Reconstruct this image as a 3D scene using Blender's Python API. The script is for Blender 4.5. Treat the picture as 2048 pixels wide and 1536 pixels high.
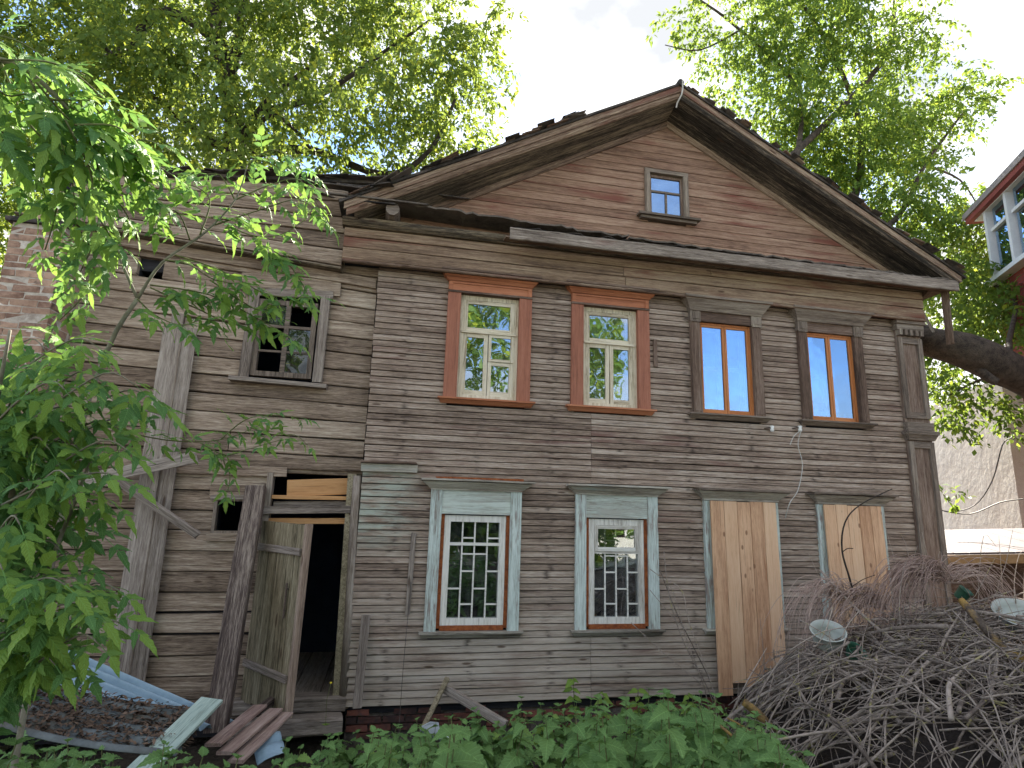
import bpy, math, random
import numpy as np
from mathutils import Vector, Matrix, noise as mnoise

for o in list(bpy.data.objects): bpy.data.objects.remove(o)
scene = bpy.context.scene
col = scene.collection
R = math.radians
rnd = random.Random(7)
npr = np.random.default_rng(11)

# ------------------------------------------------------------------ camera
F_PX, W_PX, H_PX = 1161.95, 2048, 1536
PITCH, YAW, ROLL = 0.204376, 0.191348, 0.0299
CAM = Vector((0.3853, -7.1573, 2.2208))
_cp, _sp, _cy, _sy = math.cos(PITCH), math.sin(PITCH), math.cos(YAW), math.sin(YAW)
FW = Vector((_sy*_cp, _cy*_cp, _sp))
_rt = Vector((_cy, -_sy, 0)); _up = _rt.cross(FW)
RT = _rt*math.cos(ROLL) + _up*math.sin(ROLL)
UP = -_rt*math.sin(ROLL) + _up*math.cos(ROLL)
cam_data = bpy.data.cameras.new('camera')
cam = bpy.data.objects.new('camera', cam_data); col.objects.link(cam)
cam_data.sensor_width = 36.0; cam_data.lens = 36.0*F_PX/W_PX
cam_data.clip_start = 0.05; cam_data.clip_end = 800
m3 = Matrix((RT, UP, -FW)).transposed()
cam.matrix_world = Matrix.Translation(CAM) @ m3.to_4x4()
scene.camera = cam
scene.render.resolution_x, scene.render.resolution_y = 1024, 768

def ray(u, v): return FW + RT*((u-W_PX/2)/F_PX) - UP*((v-H_PX/2)/F_PX)
def at(u, v, Y=0.0):
    d = ray(u, v); return CAM + d*((Y-CAM.y)/d.y)
def at_d(u, v, dist):
    d = ray(u, v); return CAM + d*(dist/math.hypot(d.x, d.y))

# ------------------------------------------------------------------ light
SUN_EL, SUN_AZ = R(40), R(27)
world = bpy.data.worlds.new('World'); scene.world = world; world.use_nodes = True
wt = world.node_tree; wn = wt.nodes; wn.clear()
sky = wn.new('ShaderNodeTexSky'); sky.sky_type = 'NISHITA'; sky.sun_disc = False
sky.sun_elevation = SUN_EL; sky.sun_rotation = SUN_AZ
sky.air_density = 0.85; sky.dust_density = 0.1; sky.ozone_density = 2.0; sky.altitude = 900
tcw = wn.new('ShaderNodeTexCoord')
mpw = wn.new('ShaderNodeMapping'); mpw.inputs['Scale'].default_value = (1.3, 1.3, 2.6); mpw.inputs['Location'].default_value = (3.0, 12.7, 7.8)
wt.links.new(tcw.outputs['Generated'], mpw.inputs['Vector'])
nzw = wn.new('ShaderNodeTexNoise'); nzw.inputs['Scale'].default_value = 1.6; nzw.inputs['Detail'].default_value = 7; nzw.inputs['Roughness'].default_value = 0.55
wt.links.new(mpw.outputs[0], nzw.inputs['Vector'])
rpw = wn.new('ShaderNodeValToRGB'); rpw.color_ramp.elements[0].position = 0.38; rpw.color_ramp.elements[1].position = 0.56
wt.links.new(nzw.outputs['Fac'], rpw.inputs['Fac'])
mxw = wn.new('ShaderNodeMix'); mxw.data_type = 'RGBA'
wt.links.new(rpw.outputs['Color'], mxw.inputs[0])
nz2 = wn.new('ShaderNodeTexNoise'); nz2.inputs['Scale'].default_value = 3.1; nz2.inputs['Detail'].default_value = 6
wt.links.new(mpw.outputs[0], nz2.inputs['Vector'])
rp2 = wn.new('ShaderNodeValToRGB'); rp2.color_ramp.elements[0].position = 0.38; rp2.color_ramp.elements[1].position = 0.62
rp2.color_ramp.elements[0].color = (0.46, 0.48, 0.51, 1); rp2.color_ramp.elements[1].color = (1, 1, 1, 1)
wt.links.new(nz2.outputs['Fac'], rp2.inputs['Fac'])
cl = wn.new('ShaderNodeMix'); cl.data_type = 'RGBA'; cl.blend_type = 'MULTIPLY'; cl.inputs[0].default_value = 1.0
cl.inputs[6].default_value = (3.9, 3.85, 3.78, 1); wt.links.new(rp2.outputs['Color'], cl.inputs[7])
wt.links.new(sky.outputs[0], mxw.inputs[6]); wt.links.new(cl.outputs[2], mxw.inputs[7])
bg = wn.new('ShaderNodeBackground'); bg.inputs['Strength'].default_value = 0.1
wt.links.new(mxw.outputs[2], bg.inputs['Color'])
wo = wn.new('ShaderNodeOutputWorld'); wt.links.new(bg.outputs[0], wo.inputs['Surface'])
sd = bpy.data.lights.new('sun', 'SUN'); sd.energy = 4.8; sd.angle = R(0.55); sd.color = (1.0, 0.93, 0.80)
sun = bpy.data.objects.new('sun', sd); col.objects.link(sun)
_sdir = Vector((math.sin(SUN_AZ)*math.cos(SUN_EL), math.cos(SUN_AZ)*math.cos(SUN_EL), math.sin(SUN_EL)))
sun.rotation_euler = _sdir.to_track_quat('Z', 'Y').to_euler(); sun.location = (10, 20, 25)
vs = scene.view_settings
vs.view_transform = 'Standard'; vs.look = 'None'; vs.gamma = 1.0; vs.use_curve_mapping = False
vs.exposure = 2.35
cy = scene.cycles
cy.max_bounces = 5; cy.diffuse_bounces = 3; cy.glossy_bounces = 3; cy.transmission_bounces = 3; cy.transparent_max_bounces = 8
cy.caustics_reflective = False; cy.caustics_refractive = False

# ------------------------------------------------------------------ node helpers
class NT:
    def __init__(s, name):
        s.mat = bpy.data.materials.new(name); s.mat.use_nodes = True
        s.t = s.mat.node_tree; s.t.nodes.clear()
    def n(s, typ, **kw):
        nd = s.t.nodes.new('ShaderNode'+typ)
        for k, v in kw.items(): setattr(nd, k, v)
        return nd
    def l(s, a, b): s.t.links.new(a, b)
    def put(s, sock, v):
        if isinstance(v, bpy.types.NodeSocket): s.l(v, sock)
        elif isinstance(v, (tuple, list)):
            sock.default_value = tuple(v)+((1,) if len(v) == 3 and len(sock.default_value) == 4 else ())
        else: sock.default_value = v
    def math(s, op, a, b=0.0, clamp=False):
        nd = s.n('Math', operation=op, use_clamp=clamp); s.put(nd.inputs[0], a); s.put(nd.inputs[1], b); return nd.outputs[0]
    def vmath(s, op, a, b):
        nd = s.n('VectorMath', operation=op); s.put(nd.inputs[0], a); s.put(nd.inputs[1], b); return nd.outputs[0]
    def noise(s, vec, scale, detail=4, rough=0.55, dist=0.0):
        nd = s.n('TexNoise'); s.put(nd.inputs['Vector'], vec); nd.inputs['Scale'].default_value = scale
        nd.inputs['Detail'].default_value = detail; nd.inputs['Roughness'].default_value = rough; nd.inputs['Distortion'].default_value = dist
        return nd.outputs['Fac']
    def mapr(s, v, a, b, c=0.0, d=1.0):
        nd = s.n('MapRange'); s.put(nd.inputs[0], v)
        for i, x in zip((1, 2, 3, 4), (a, b, c, d)): s.put(nd.inputs[i], x)
        return nd.outputs[0]
    def mix(s, f, a, b, blend='MIX'):
        nd = s.n('Mix', data_type='RGBA', blend_type=blend); s.put(nd.inputs[0], f); s.put(nd.inputs[6], a); s.put(nd.inputs[7], b)
        return nd.outputs[2]
    def ramp(s, f, stops):
        nd = s.n('ValToRGB'); s.put(nd.inputs[0], f); e = nd.color_ramp.elements
        while len(e) < len(stops): e.new(0.5)
        for el, (p, c) in zip(e, stops): el.position = p; el.color = tuple(c)+(1,)
        return nd.outputs[0]
    def obj(s, scale=(1, 1, 1), rnd_off=True, world=False):
        if world: v = s.n('NewGeometry').outputs['Position']
        else: v = s.n('TexCoord').outputs['Object']
        if rnd_off:
            oi = s.n('ObjectInfo').outputs['Random']; c = s.n('CombineXYZ')
            s.put(c.inputs[0], s.math('MULTIPLY', oi, 37.7)); s.put(c.inputs[1], s.math('MULTIPLY', oi, 91.3)); s.put(c.inputs[2], s.math('MULTIPLY', oi, 53.9))
            v = s.vmath('ADD', v, c.outputs[0])
        if scale != (1, 1, 1): v = s.vmath('MULTIPLY', v, scale)
        return v
    def rand(s): return s.n('ObjectInfo').outputs['Random']
    def bump(s, h, strength=0.5, dist=0.01):
        b = s.n('Bump'); b.inputs['Strength'].default_value = strength; b.inputs['Distance'].default_value = dist; s.put(b.inputs['Height'], h)
        return b.outputs[0]
    def out(s, color, rough=0.8, normal=None, metal=0.0, spec=0.3):
        p = s.n('BsdfPrincipled'); s.put(p.inputs['Base Color'], color); s.put(p.inputs['Roughness'], rough)
        p.inputs['Metallic'].default_value = metal; p.inputs['Specular IOR Level'].default_value = spec
        if normal is not None: s.l(normal, p.inputs['Normal'])
        o = s.n('OutputMaterial'); s.l(p.outputs[0], o.inputs[0]); return s.mat
MAT = {}
def ax(axis, along, across):
    return tuple(along if a == axis else across for a in 'XYZ')

def wood(name, dark, mid, light, axis='X', paints=(), rough=0.85, contrast=1.0, bump=0.6, knots=1.0, extra=None, rvar=0.20, flat=False):
    """weathered board: stretched grain, checks, knots, blotches, leftover paint"""
    s = NT(name)
    g1 = s.noise(s.obj(ax(axis, 1.5, 34)), 1.0, 6, 0.70, 0.5)
    g2 = s.noise(s.obj(ax(axis, 9.0, 150)), 1.0, 3, 0.7)
    st = s.noise(s.obj(ax(axis, 0.8, 5)), 1.0, 4, 0.6)
    big = s.noise(s.obj((1, 1, 1), False, True), 0.75, 4, 0.6)
    f = s.math('ADD', s.math('MULTIPLY', g1, 0.95*contrast), s.math('MULTIPLY', g2, 0.75*contrast))
    f = s.math('ADD', f, s.math('MULTIPLY', st, 0.40))
    f = s.math('ADD', f, s.math('MULTIPLY', big, 0.34))
    f = s.math('ADD', f, s.math('MULTIPLY', s.math('SUBTRACT', s.rand(), 0.5), rvar))
    f = s.math('SUBTRACT', f, 0.72+0.85*(contrast-1))
    c = s.ramp(f, ((0.20, dark), (0.50, mid), (0.84, light)))
    for (pc, lo, hi, sc) in paints:
        pn = s.noise(s.obj(ax(axis, 0.7*sc, 7*sc)), 1.0, 6, 0.68)
        pb = s.noise(s.obj((1, 1, 1), False, True), 0.9*sc, 3, 0.5)
        pm = s.mapr(s.math('ADD', s.math('MULTIPLY', pn, 0.65), s.math('MULTIPLY', pb, 0.35)), lo, hi)
        c = s.mix(pm, c, s.mix(s.math('MULTIPLY', g1, 0.7), pc, tuple(x*0.55 for x in pc)))
    if extra: c = extra(s, c, g1)
    # dark checks along the grain
    ck = s.noise(s.obj(ax(axis, 0.75, 75)), 1.0, 3, 0.7, 0.3)
    ckm = s.mapr(ck, 0.63, 0.69)
    c = s.mix(s.math('MULTIPLY', ckm, 0.75), c, tuple(x*0.35 for x in dark))
    if knots > 0:
        vo = s.n('TexVoronoi'); vo.inputs['Scale'].default_value = 1.0
        kv = list(ax(axis, 3.4 if name == 'pine' else 1.5, 6.5))
        if flat: kv[1] = 0.0
        s.put(vo.inputs['Vector'], s.obj(tuple(kv)))
        k1 = 0.13 if (name == 'pine' or not flat) else 0.10
        km = s.mapr(vo.outputs['Distance'], k1*0.6, k1, 0.85*knots, 0.0)
        c = s.mix(km, c, tuple(0.5*(a+b) for a, b in zip(dark, (0.09, 0.05, 0.03))))
    h = s.math('SUBTRACT', s.math('ADD', s.math('MULTIPLY', g1, 0.6), s.math('MULTIPLY', g2, 0.5)), s.math('MULTIPLY', ckm, 0.8))
    MAT[name] = s.out(c, rough, s.bump(h, bump, 0.006), spec=0.2)

def green_remains_low_fill(s, c, g1):
    # leftover pale green paint near the corner by the door, rain-silvered boards low down, paled further as painted-in fill light
    p = s.n('NewGeometry').outputs['Position']; sp = s.n('SeparateXYZ'); s.l(p, sp.inputs[0])
    x, z = sp.outputs[0], sp.outputs[2]
    pn = s.noise(s.obj((2.5, 14, 14), False, True), 1.0, 6, 0.7)
    mx = s.mapr(x, 0.75, 0.45); mz = s.math('MULTIPLY', s.mapr(z, 1.55, 1.95), s.mapr(z, 2.68, 2.60))
    m = s.math('MULTIPLY', s.math('MULTIPLY', mx, mz), s.mapr(pn, 0.40, 0.60))
    c = s.mix(s.math('MULTIPLY', m, 0.75), c, (0.40, 0.45, 0.38))
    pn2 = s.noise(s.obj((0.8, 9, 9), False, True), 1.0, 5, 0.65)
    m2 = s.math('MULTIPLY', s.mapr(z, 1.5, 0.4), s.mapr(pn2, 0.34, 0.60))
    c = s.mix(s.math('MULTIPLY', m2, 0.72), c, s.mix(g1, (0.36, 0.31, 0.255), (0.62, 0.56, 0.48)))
    fx = s.math('ABSOLUTE', s.math('SUBTRACT', s.math('FRACT', s.math('ADD', s.math('MULTIPLY', x, 1.06), s.math('MULTIPLY', s.rand(), 0.10))), 0.5))
    nl = s.noise(s.obj((5, 26, 26), True), 1.0, 3, 0.6)
    m3 = s.math('MULTIPLY', s.mapr(fx, 0.07, 0.0), s.mapr(nl, 0.50, 0.62))
    return s.mix(s.math('MULTIPLY', m3, 0.8), c, (0.045, 0.033, 0.028))

GD, GM, GL = (0.066, 0.045, 0.035), (0.268, 0.200, 0.154), (0.54, 0.455, 0.38)
wood('siding', GD, GM, GL, 'X', paints=(((0.20, 0.115, 0.095), 0.56, 0.66, 1.0),), extra=green_remains_low_fill, flat=True)
wood('annex_wood', (0.060, 0.041, 0.030), (0.262, 0.196, 0.145), (0.54, 0.455, 0.36), 'X', contrast=1.1, knots=1.0, flat=True)
wood('annex_wood_z', (0.06, 0.046, 0.038), (0.22, 0.175, 0.14), (0.43, 0.38, 0.33), 'Z', contrast=1.1)
wood('frieze_wood', (0.055, 0.034, 0.025), (0.235, 0.160, 0.108), (0.45, 0.355, 0.245), 'X', paints=(((0.20, 0.075, 0.055), 0.53, 0.66, 0.8),), flat=True)
wood('gable_wood', (0.085, 0.047, 0.033), (0.265, 0.162, 0.112), (0.44, 0.310, 0.225), 'X', paints=(((0.22, 0.085, 0.062), 0.53, 0.63, 0.9),), flat=True)
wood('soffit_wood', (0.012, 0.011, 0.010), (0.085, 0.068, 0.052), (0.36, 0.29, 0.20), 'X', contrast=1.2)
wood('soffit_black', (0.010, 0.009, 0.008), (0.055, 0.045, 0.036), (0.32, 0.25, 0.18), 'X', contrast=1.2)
wood('rake_wood', (0.035, 0.022, 0.016), (0.20, 0.135, 0.098), (0.45, 0.36, 0.26), 'X', paints=(((0.20, 0.085, 0.065), 0.54, 0.64, 0.8),), contrast=1.15)
wood('pale_wood', (0.07, 0.052, 0.042), (0.29, 0.245, 0.205), (0.60, 0.54, 0.47), 'X', paints=(((0.20, 0.09, 0.07), 0.56, 0.66, 0.8),))
wood('trim_dark', (0.04, 0.026, 0.02), (0.15, 0.100, 0.075), (0.33, 0.255, 0.205), 'X', knots=0.4)
wood('trim_dark_z', (0.04, 0.026, 0.02), (0.15, 0.100, 0.075), (0.33, 0.255, 0.205), 'Z', knots=0.4)
wood('grey_trim', (0.05, 0.04, 0.033), (0.19, 0.15, 0.12), (0.38, 0.33, 0.27), 'X', knots=0.3)
wood('grey_trim_z', (0.05, 0.04, 0.033), (0.19, 0.15, 0.12), (0.38, 0.33, 0.27), 'Z', knots=0.3)
wood('brown_paint', (0.19, 0.066, 0.036), (0.42, 0.160, 0.080), (0.52, 0.24, 0.135), 'X', knots=0.0, rough=0.6, bump=0.3, contrast=0.8)
wood('brown_paint_z', (0.16, 0.062, 0.042), (0.33, 0.130, 0.080), (0.43, 0.20, 0.135), 'Z', knots=0.0, rough=0.6, bump=0.3, contrast=0.8)
wood('cream_paint', (0.20, 0.14, 0.08), (0.62, 0.55, 0.41), (0.76, 0.71, 0.58), 'X', knots=0.0, rough=0.6, bump=0.5, contrast=1.2)
wood('cream_paint_z', (0.20, 0.14, 0.08), (0.62, 0.55, 0.41), (0.76, 0.71, 0.58), 'Z', knots=0.0, rough=0.6, bump=0.5, contrast=1.2)
wood('white_paint', (0.30, 0.26, 0.21), (0.70, 0.68, 0.62), (0.82, 0.80, 0.75), 'X', knots=0.0, rough=0.55, bump=0.4, contrast=1.0)
wood('white_paint_z', (0.30, 0.26, 0.21), (0.70, 0.68, 0.62), (0.82, 0.80, 0.75), 'Z', knots=0.0, rough=0.55, bump=0.4, contrast=1.0)
wood('blue_paint', (0.26, 0.24, 0.20), (0.54, 0.60, 0.54), (0.68, 0.73, 0.67), 'X', knots=0.0, rough=0.65, bump=0.5, paints=(((0.50, 0.50, 0.44), 0.50, 0.60, 2.0),))
wood('blue_paint_z', (0.22, 0.18, 0.15), (0.50, 0.575, 0.535), (0.70, 0.76, 0.72), 'Z', knots=0.0, rough=0.65, bump=0.6, contrast=1.25, paints=(((0.33, 0.28, 0.25), 0.54, 0.60, 3.0),))
wood('orange_paint_z', (0.20, 0.075, 0.03), (0.47, 0.17, 0.055), (0.56, 0.26, 0.11), 'Z', knots=0.0, rough=0.5, bump=0.3, contrast=0.9)
wood('orange_paint', (0.20, 0.075, 0.03), (0.47, 0.17, 0.055), (0.56, 0.26, 0.11), 'X', knots=0.0, rough=0.5, bump=0.3, contrast=0.9)
wood('weathered_cornice', (0.08, 0.062, 0.05), (0.36, 0.325, 0.27), (0.60, 0.57, 0.50), 'X', knots=0.0, paints=(((0.36, 0.43, 0.40), 0.56, 0.66, 1.5), ((0.22, 0.09, 0.05), 0.60, 0.68, 1.2)))
wood('pine', (0.36, 0.18, 0.095), (0.66, 0.415, 0.255), (0.76, 0.54, 0.36), 'Z', contrast=0.75, knots=1.0, rough=0.7, bump=0.3, rvar=0.3, flat=True)
wood('pine_x', (0.22, 0.10, 0.04), (0.46, 0.24, 0.10), (0.58, 0.34, 0.16), 'X', contrast=0.8, knots=0.5, rough=0.7, bump=0.3)
wood('door_wood', (0.05, 0.04, 0.024), (0.20, 0.165, 0.105), (0.40, 0.345, 0.24), 'Z', contrast=1.25)
wood('door_edge', (0.14, 0.09, 0.065), (0.36, 0.27, 0.21), (0.56, 0.46, 0.37), 'Z', contrast=1.0)
wood('post_wood', (0.025, 0.018, 0.016), (0.090, 0.066, 0.057), (0.34, 0.28, 0.23), 'X', contrast=1.2, knots=0.3)
wood('grey_plank', (0.08, 0.062, 0.05), (0.235, 0.195, 0.165), (0.44, 0.39, 0.34), 'X', contrast=1.1)
wood('green_plank', (0.11, 0.13, 0.11), (0.33, 0.42, 0.37), (0.50, 0.58, 0.52), 'X', contrast=0.9, knots=0.0, bump=0.5)
wood('pink_plank', (0.09, 0.052, 0.045), (0.27, 0.185, 0.16), (0.46, 0.36, 0.31), 'X', contrast=1.0, knots=0.3)
wood('dark_interior', (0.010, 0.010, 0.012), (0.022, 0.022, 0.026), (0.05, 0.05, 0.055), 'X', knots=0.0)

def simple(name, c0, c1, scale, rough=0.85, bump=0.4, bd=0.01, metal=0.0, spec=0.3, lo=0.35, hi=0.65, detail=6, extra=None, rvar=0.0):
    s = NT(name); v = s.obj((1, 1, 1)); f = s.noise(v, scale, detail, 0.62)
    f2 = s.noise(v, scale*5.3, 4, 0.6)
    m = s.mapr(s.math('ADD', s.math('MULTIPLY', f, 0.7), s.math('MULTIPLY', f2, 0.3)), lo, hi)
    if rvar: m = s.math('ADD', m, s.math('MULTIPLY', s.math('SUBTRACT', s.rand(), 0.5), rvar), True)
    c = s.mix(m, c0, c1)
    if extra: c = extra(s, c, v)
    MAT[name] = s.out(c, rough, s.bump(s.math('ADD', f, s.math('MULTIPLY', f2, 0.6)), bump, bd) if bump else None, metal, spec)
def sooty(s, c, v):
    n = s.noise(v, 9, 4); return s.mix(s.mapr(n, 0.60, 0.72, 0, 0.75), c, (0.07, 0.06, 0.055))
simple('brick', (0.19, 0.110, 0.080), (0.44, 0.295, 0.215), 6, bump=0.7, bd=0.012, rvar=1.0, extra=sooty)
simple('mortar', (0.30, 0.25, 0.21), (0.62, 0.57, 0.50), 5, bump=0.8, bd=0.02)
simple('plinth_brick', (0.045, 0.028, 0.026), (0.23, 0.085, 0.062), 3, bump=0.9, bd=0.02, rvar=0.9, extra=sooty)
simple('plinth_mortar', (0.05, 0.042, 0.038), (0.17, 0.145, 0.125), 9, bump=0.8, bd=0.03)
simple('rust', (0.16, 0.04, 0.015), (0.42, 0.13, 0.04), 18, bump=1.0, bd=0.02)
simple('roof_tar', (0.018, 0.017, 0.017), (0.10, 0.082, 0.070), 5, bump=0.8, bd=0.02)
simple('shingle', (0.02, 0.018, 0.018), (0.16, 0.135, 0.115), 4, bump=0.8, bd=0.02, rvar=0.8)
simple('soil', (0.020, 0.015, 0.011), (0.075, 0.058, 0.042), 3, bump=1.0, bd=0.05)
simple('core', (0.016, 0.012, 0.010), (0.055, 0.042, 0.034), 6, bump=1.0, bd=0.05)
simple('bounce_gravel', (0.32, 0.295, 0.26), (0.48, 0.45, 0.40), 8, bump=0.6, bd=0.02)
simple('litter', (0.045, 0.028, 0.019), (0.20, 0.135, 0.095), 3, bump=0.6, bd=0.01)
simple('bark', (0.025, 0.019, 0.015), (0.115, 0.088, 0.066), 9, bump=1.0, bd=0.04)
simple('bark_dark', (0.016, 0.012, 0.010), (0.060, 0.046, 0.035), 9, bump=1.0, bd=0.04)
simple('stick_bark', (0.105, 0.080, 0.066), (0.41, 0.34, 0.285), 14, bump=0.8, bd=0.006, rvar=0.9, lo=0.3, hi=0.7,
       extra=lambda s, c, v: s.mix(s.mapr(s.noise(v, 11, 3), 0.60, 0.68, 0, 0.75), c, (0.34, 0.30, 0.10)))
simple('log_bark', (0.05, 0.036, 0.027), (0.16, 0.12, 0.09), 12, bump=1.0, bd=0.012,
       extra=lambda s, c, v: s.mix(s.mapr(s.noise(v, 6, 4), 0.44, 0.60, 0, 0.9), c, (0.38, 0.235, 0.06)))
simple('cut_wood', (0.24, 0.15, 0.09), (0.44, 0.33, 0.22), 20, bump=0.4, bd=0.004)
simple('willow_bark', (0.24, 0.155, 0.125), (0.52, 0.39, 0.33), 9, bump=0.3, bd=0.004, rvar=0.6)
simple('green_stem', (0.07, 0.075, 0.028), (0.17, 0.19, 0.075), 8, bump=0.3, bd=0.004)
simple('stem_bark', (0.12, 0.105, 0.08), (0.28, 0.265, 0.205), 10, bump=0.4, bd=0.004)
simple('stucco', (0.72, 0.63, 0.53), (0.82, 0.75, 0.65), 1.2, bump=0.9, bd=0.03)
simple('white_plastic', (0.38, 0.41, 0.37), (0.50, 0.52, 0.47), 3, rough=0.4, bump=0.0, spec=0.5)
simple('green_plastic', (0.03, 0.10, 0.06), (0.05, 0.16, 0.10), 3, rough=0.4, bump=0.0, spec=0.5)
simple('porcelain', (0.66, 0.66, 0.62), (0.80, 0.80, 0.76), 8, rough=0.25, bump=0.0, spec=0.5)
simple('wire', (0.42, 0.40, 0.36), (0.56, 0.54, 0.50), 10, rough=0.6, bump=0.0)
simple('wire_dark', (0.05, 0.045, 0.04), (0.12, 0.10, 0.09), 10, rough=0.6, bump=0.0)
simple('iron', (0.05, 0.035, 0.028), (0.13, 0.095, 0.075), 20, rough=0.7, bump=0.3, bd=0.003)
simple('slate_sheet', (0.065, 0.075, 0.078), (0.18, 0.205, 0.21), 4, rough=0.75, bump=0.5, bd=0.006,
       extra=lambda s, c, v: s.mix(s.mapr(s.noise(v, 2.5, 5), 0.50, 0.64, 0, 0.8), c, (0.085, 0.075, 0.055)))
simple('blue_sheet', (0.16, 0.25, 0.33), (0.34, 0.46, 0.55), 3, rough=0.5, bump=0.3, bd=0.004, lo=0.3, hi=0.7)
simple('paper', (0.34, 0.38, 0.42), (0.52, 0.56, 0.60), 5, rough=0.8, bump=0.4, bd=0.004)
simple('teal_tag', (0.02, 0.30, 0.34), (0.04, 0.38, 0.42), 5, rough=0.6, bump=0.0)
simple('pvc', (0.62, 0.66, 0.68), (0.76, 0.79, 0.80), 4, rough=0.4, bump=0.0)
simple('roof_red', (0.20, 0.045, 0.038), (0.30, 0.075, 0.06), 2, rough=0.6, bump=0.1)
simple('grey_metal', (0.22, 0.20, 0.20), (0.36, 0.33, 0.33), 3, rough=0.5, bump=0.2)
simple('shed_roof', (0.060, 0.046, 0.056), (0.12, 0.095, 0.105), 1.5, rough=0.6, bump=0.3)
simple('shed_wood', (0.30, 0.18, 0.08), (0.50, 0.34, 0.18), 3, rough=0.8, bump=0.3)
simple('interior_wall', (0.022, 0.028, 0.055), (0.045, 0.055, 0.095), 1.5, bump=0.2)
simple('curtain', (0.40, 0.42, 0.42), (0.52, 0.54, 0.54), 3, bump=0.1)
simple('behind_wall', (0.55, 0.46, 0.36), (0.66, 0.57, 0.46), 1, bump=0.2)

def brick_mat():
    s = NT('red_brickwork'); tc = s.n('TexCoord').outputs['Object']
    sp = s.n('SeparateXYZ'); s.l(tc, sp.inputs[0]); cb = s.n('CombineXYZ')
    s.l(sp.outputs[0], cb.inputs[0]); s.l(sp.outputs[2], cb.inputs[1])
    b = s.n('TexBrick'); s.l(cb.outputs[0], b.inputs['Vector']); b.inputs['Scale'].default_value = 1.0
    b.inputs['Brick Width'].default_value = 0.26; b.inputs['Row Height'].default_value = 0.08; b.inputs['Mortar Size'].default_value = 0.008
    b.inputs['Color1'].default_value = (0.40, 0.075, 0.062, 1); b.inputs['Color2'].default_value = (0.30, 0.058, 0.052, 1); b.inputs['Mortar'].default_value = (0.20, 0.10, 0.09, 1)
    n = s.noise(tc, 1.2, 4); c = s.mix(s.math('MULTIPLY', n, 0.4), b.outputs['Color'], (0.15, 0.05, 0.045))
    MAT['red_brickwork'] = s.out(c, 0.85, s.bump(b.outputs['Fac'], -0.3, 0.01))
brick_mat()

def glass_mat(name, tint=(0.88, 0.94, 1.0), base=0.12, wav=0.06):
    """old window pane: part see-through, part mirror, slightly wavy and dusty"""
    s = NT(name); v = s.obj((1, 1, 1)); h = s.noise(v, 2.2, 2)
    nm = s.bump(h, wav, 0.05)
    gl = s.n('BsdfGlossy'); gl.inputs['Roughness'].default_value = 0.015; gl.inputs['Color'].default_value = tint+(1,); s.l(nm, gl.inputs['Normal'])
    tr = s.n('BsdfTransparent'); tr.inputs['Color'].default_value = (0.80, 0.84, 0.84, 1)
    df = s.n('BsdfDiffuse'); df.inputs['Color'].default_value = (0.30, 0.32, 0.31, 1)
    fr = s.n('Fresnel'); fr.inputs['IOR'].default_value = 1.5
    fac = s.math('ADD', s.math('MULTIPLY', fr.outputs[0], 1.0), base, True)
    m1 = s.n('MixShader'); s.l(fac, m1.inputs[0]); s.l(tr.outputs[0], m1.inputs[1]); s.l(gl.outputs[0], m1.inputs[2])
    m2 = s.n('MixShader'); dn = s.mapr(s.noise(v, 7, 6), 0.45, 0.80, 0.01, 0.14); s.l(dn, m2.inputs[0]); s.l(m1.outputs[0], m2.inputs[1]); s.l(df.outputs[0], m2.inputs[2])
    o = s.n('OutputMaterial'); s.l(m2.outputs[0], o.inputs[0]); MAT[name] = s.mat
glass_mat('glass', base=0.22); glass_mat('glass_dull', base=0.0, wav=0.2); glass_mat('glass_clean', tint=(0.58, 0.78, 1.0), base=0.34, wav=0.03)

def leaf_mat(name, c_dark, c_light, c_yellow, trans=0.5, island=True, yel=(0.82, 0.97), gloss=0.06, veins=False):
    s = NT(name)
    r = s.n('NewGeometry').outputs['Random Per Island'] if island else s.rand()
    big = s.noise(s.n('NewGeometry').outputs['Position'], 0.8, 3)
    f = s.math('ADD', s.math('MULTIPLY', r, 0.65), s.math('MULTIPLY', s.mapr(big, 0.3, 0.7), 0.35))
    c = s.mix(f, c_dark, c_light); c = s.mix(s.mapr(r, yel[0], yel[1], 0, 0.8), c, c_yellow)
    nm = None
    if veins:
        uv = s.n('UVMap'); sp = s.n('SeparateXYZ'); s.l(uv.outputs[0], sp.inputs[0])
        av = s.math('ABSOLUTE', s.math('SUBTRACT', sp.outputs[1], 0.5))
        ph = s.math('SUBTRACT', sp.outputs[0], s.math('MULTIPLY', av, 0.55))
        w = s.math('ABSOLUTE', s.math('SINE', s.math('MULTIPLY', ph, 26.0)))
        vm = s.mapr(w, 0.0, 0.28, 1.0, 0.0); mid = s.mapr(av, 0.012, 0.035, 1.0, 0.0)
        vein = s.math('MAXIMUM', vm, mid)
        c = s.mix(s.math('MULTIPLY', vein, 0.38), c, tuple(min(1, x*1.7+0.02) for x in c_light))
        nm = s.bump(s.math('ADD', s.math('MULTIPLY', w, 0.8), s.math('MULTIPLY', s.noise(uv.outputs[0], 25, 3), 0.3)), 0.5, 0.006)
    d = s.n('BsdfPrincipled'); s.l(c, d.inputs['Base Color']); d.inputs['Roughness'].default_value = 0.55; d.inputs['Specular IOR Level'].default_value = 0.25
    t = s.n('BsdfTranslucent'); s.l(s.mix(0.35, c, tuple(x*1.0 for x in c_yellow), 'MIX'), t.inputs['Color'])
    if nm: s.l(nm, d.inputs['Normal'])
    m = s.n('MixShader'); m.inputs[0].default_value = trans; s.l(d.outputs[0], m.inputs[1]); s.l(t.outputs[0], m.inputs[2])
    o = s.n('OutputMaterial'); s.l(m.outputs[0], o.inputs[0]); MAT[name] = s.mat
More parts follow.
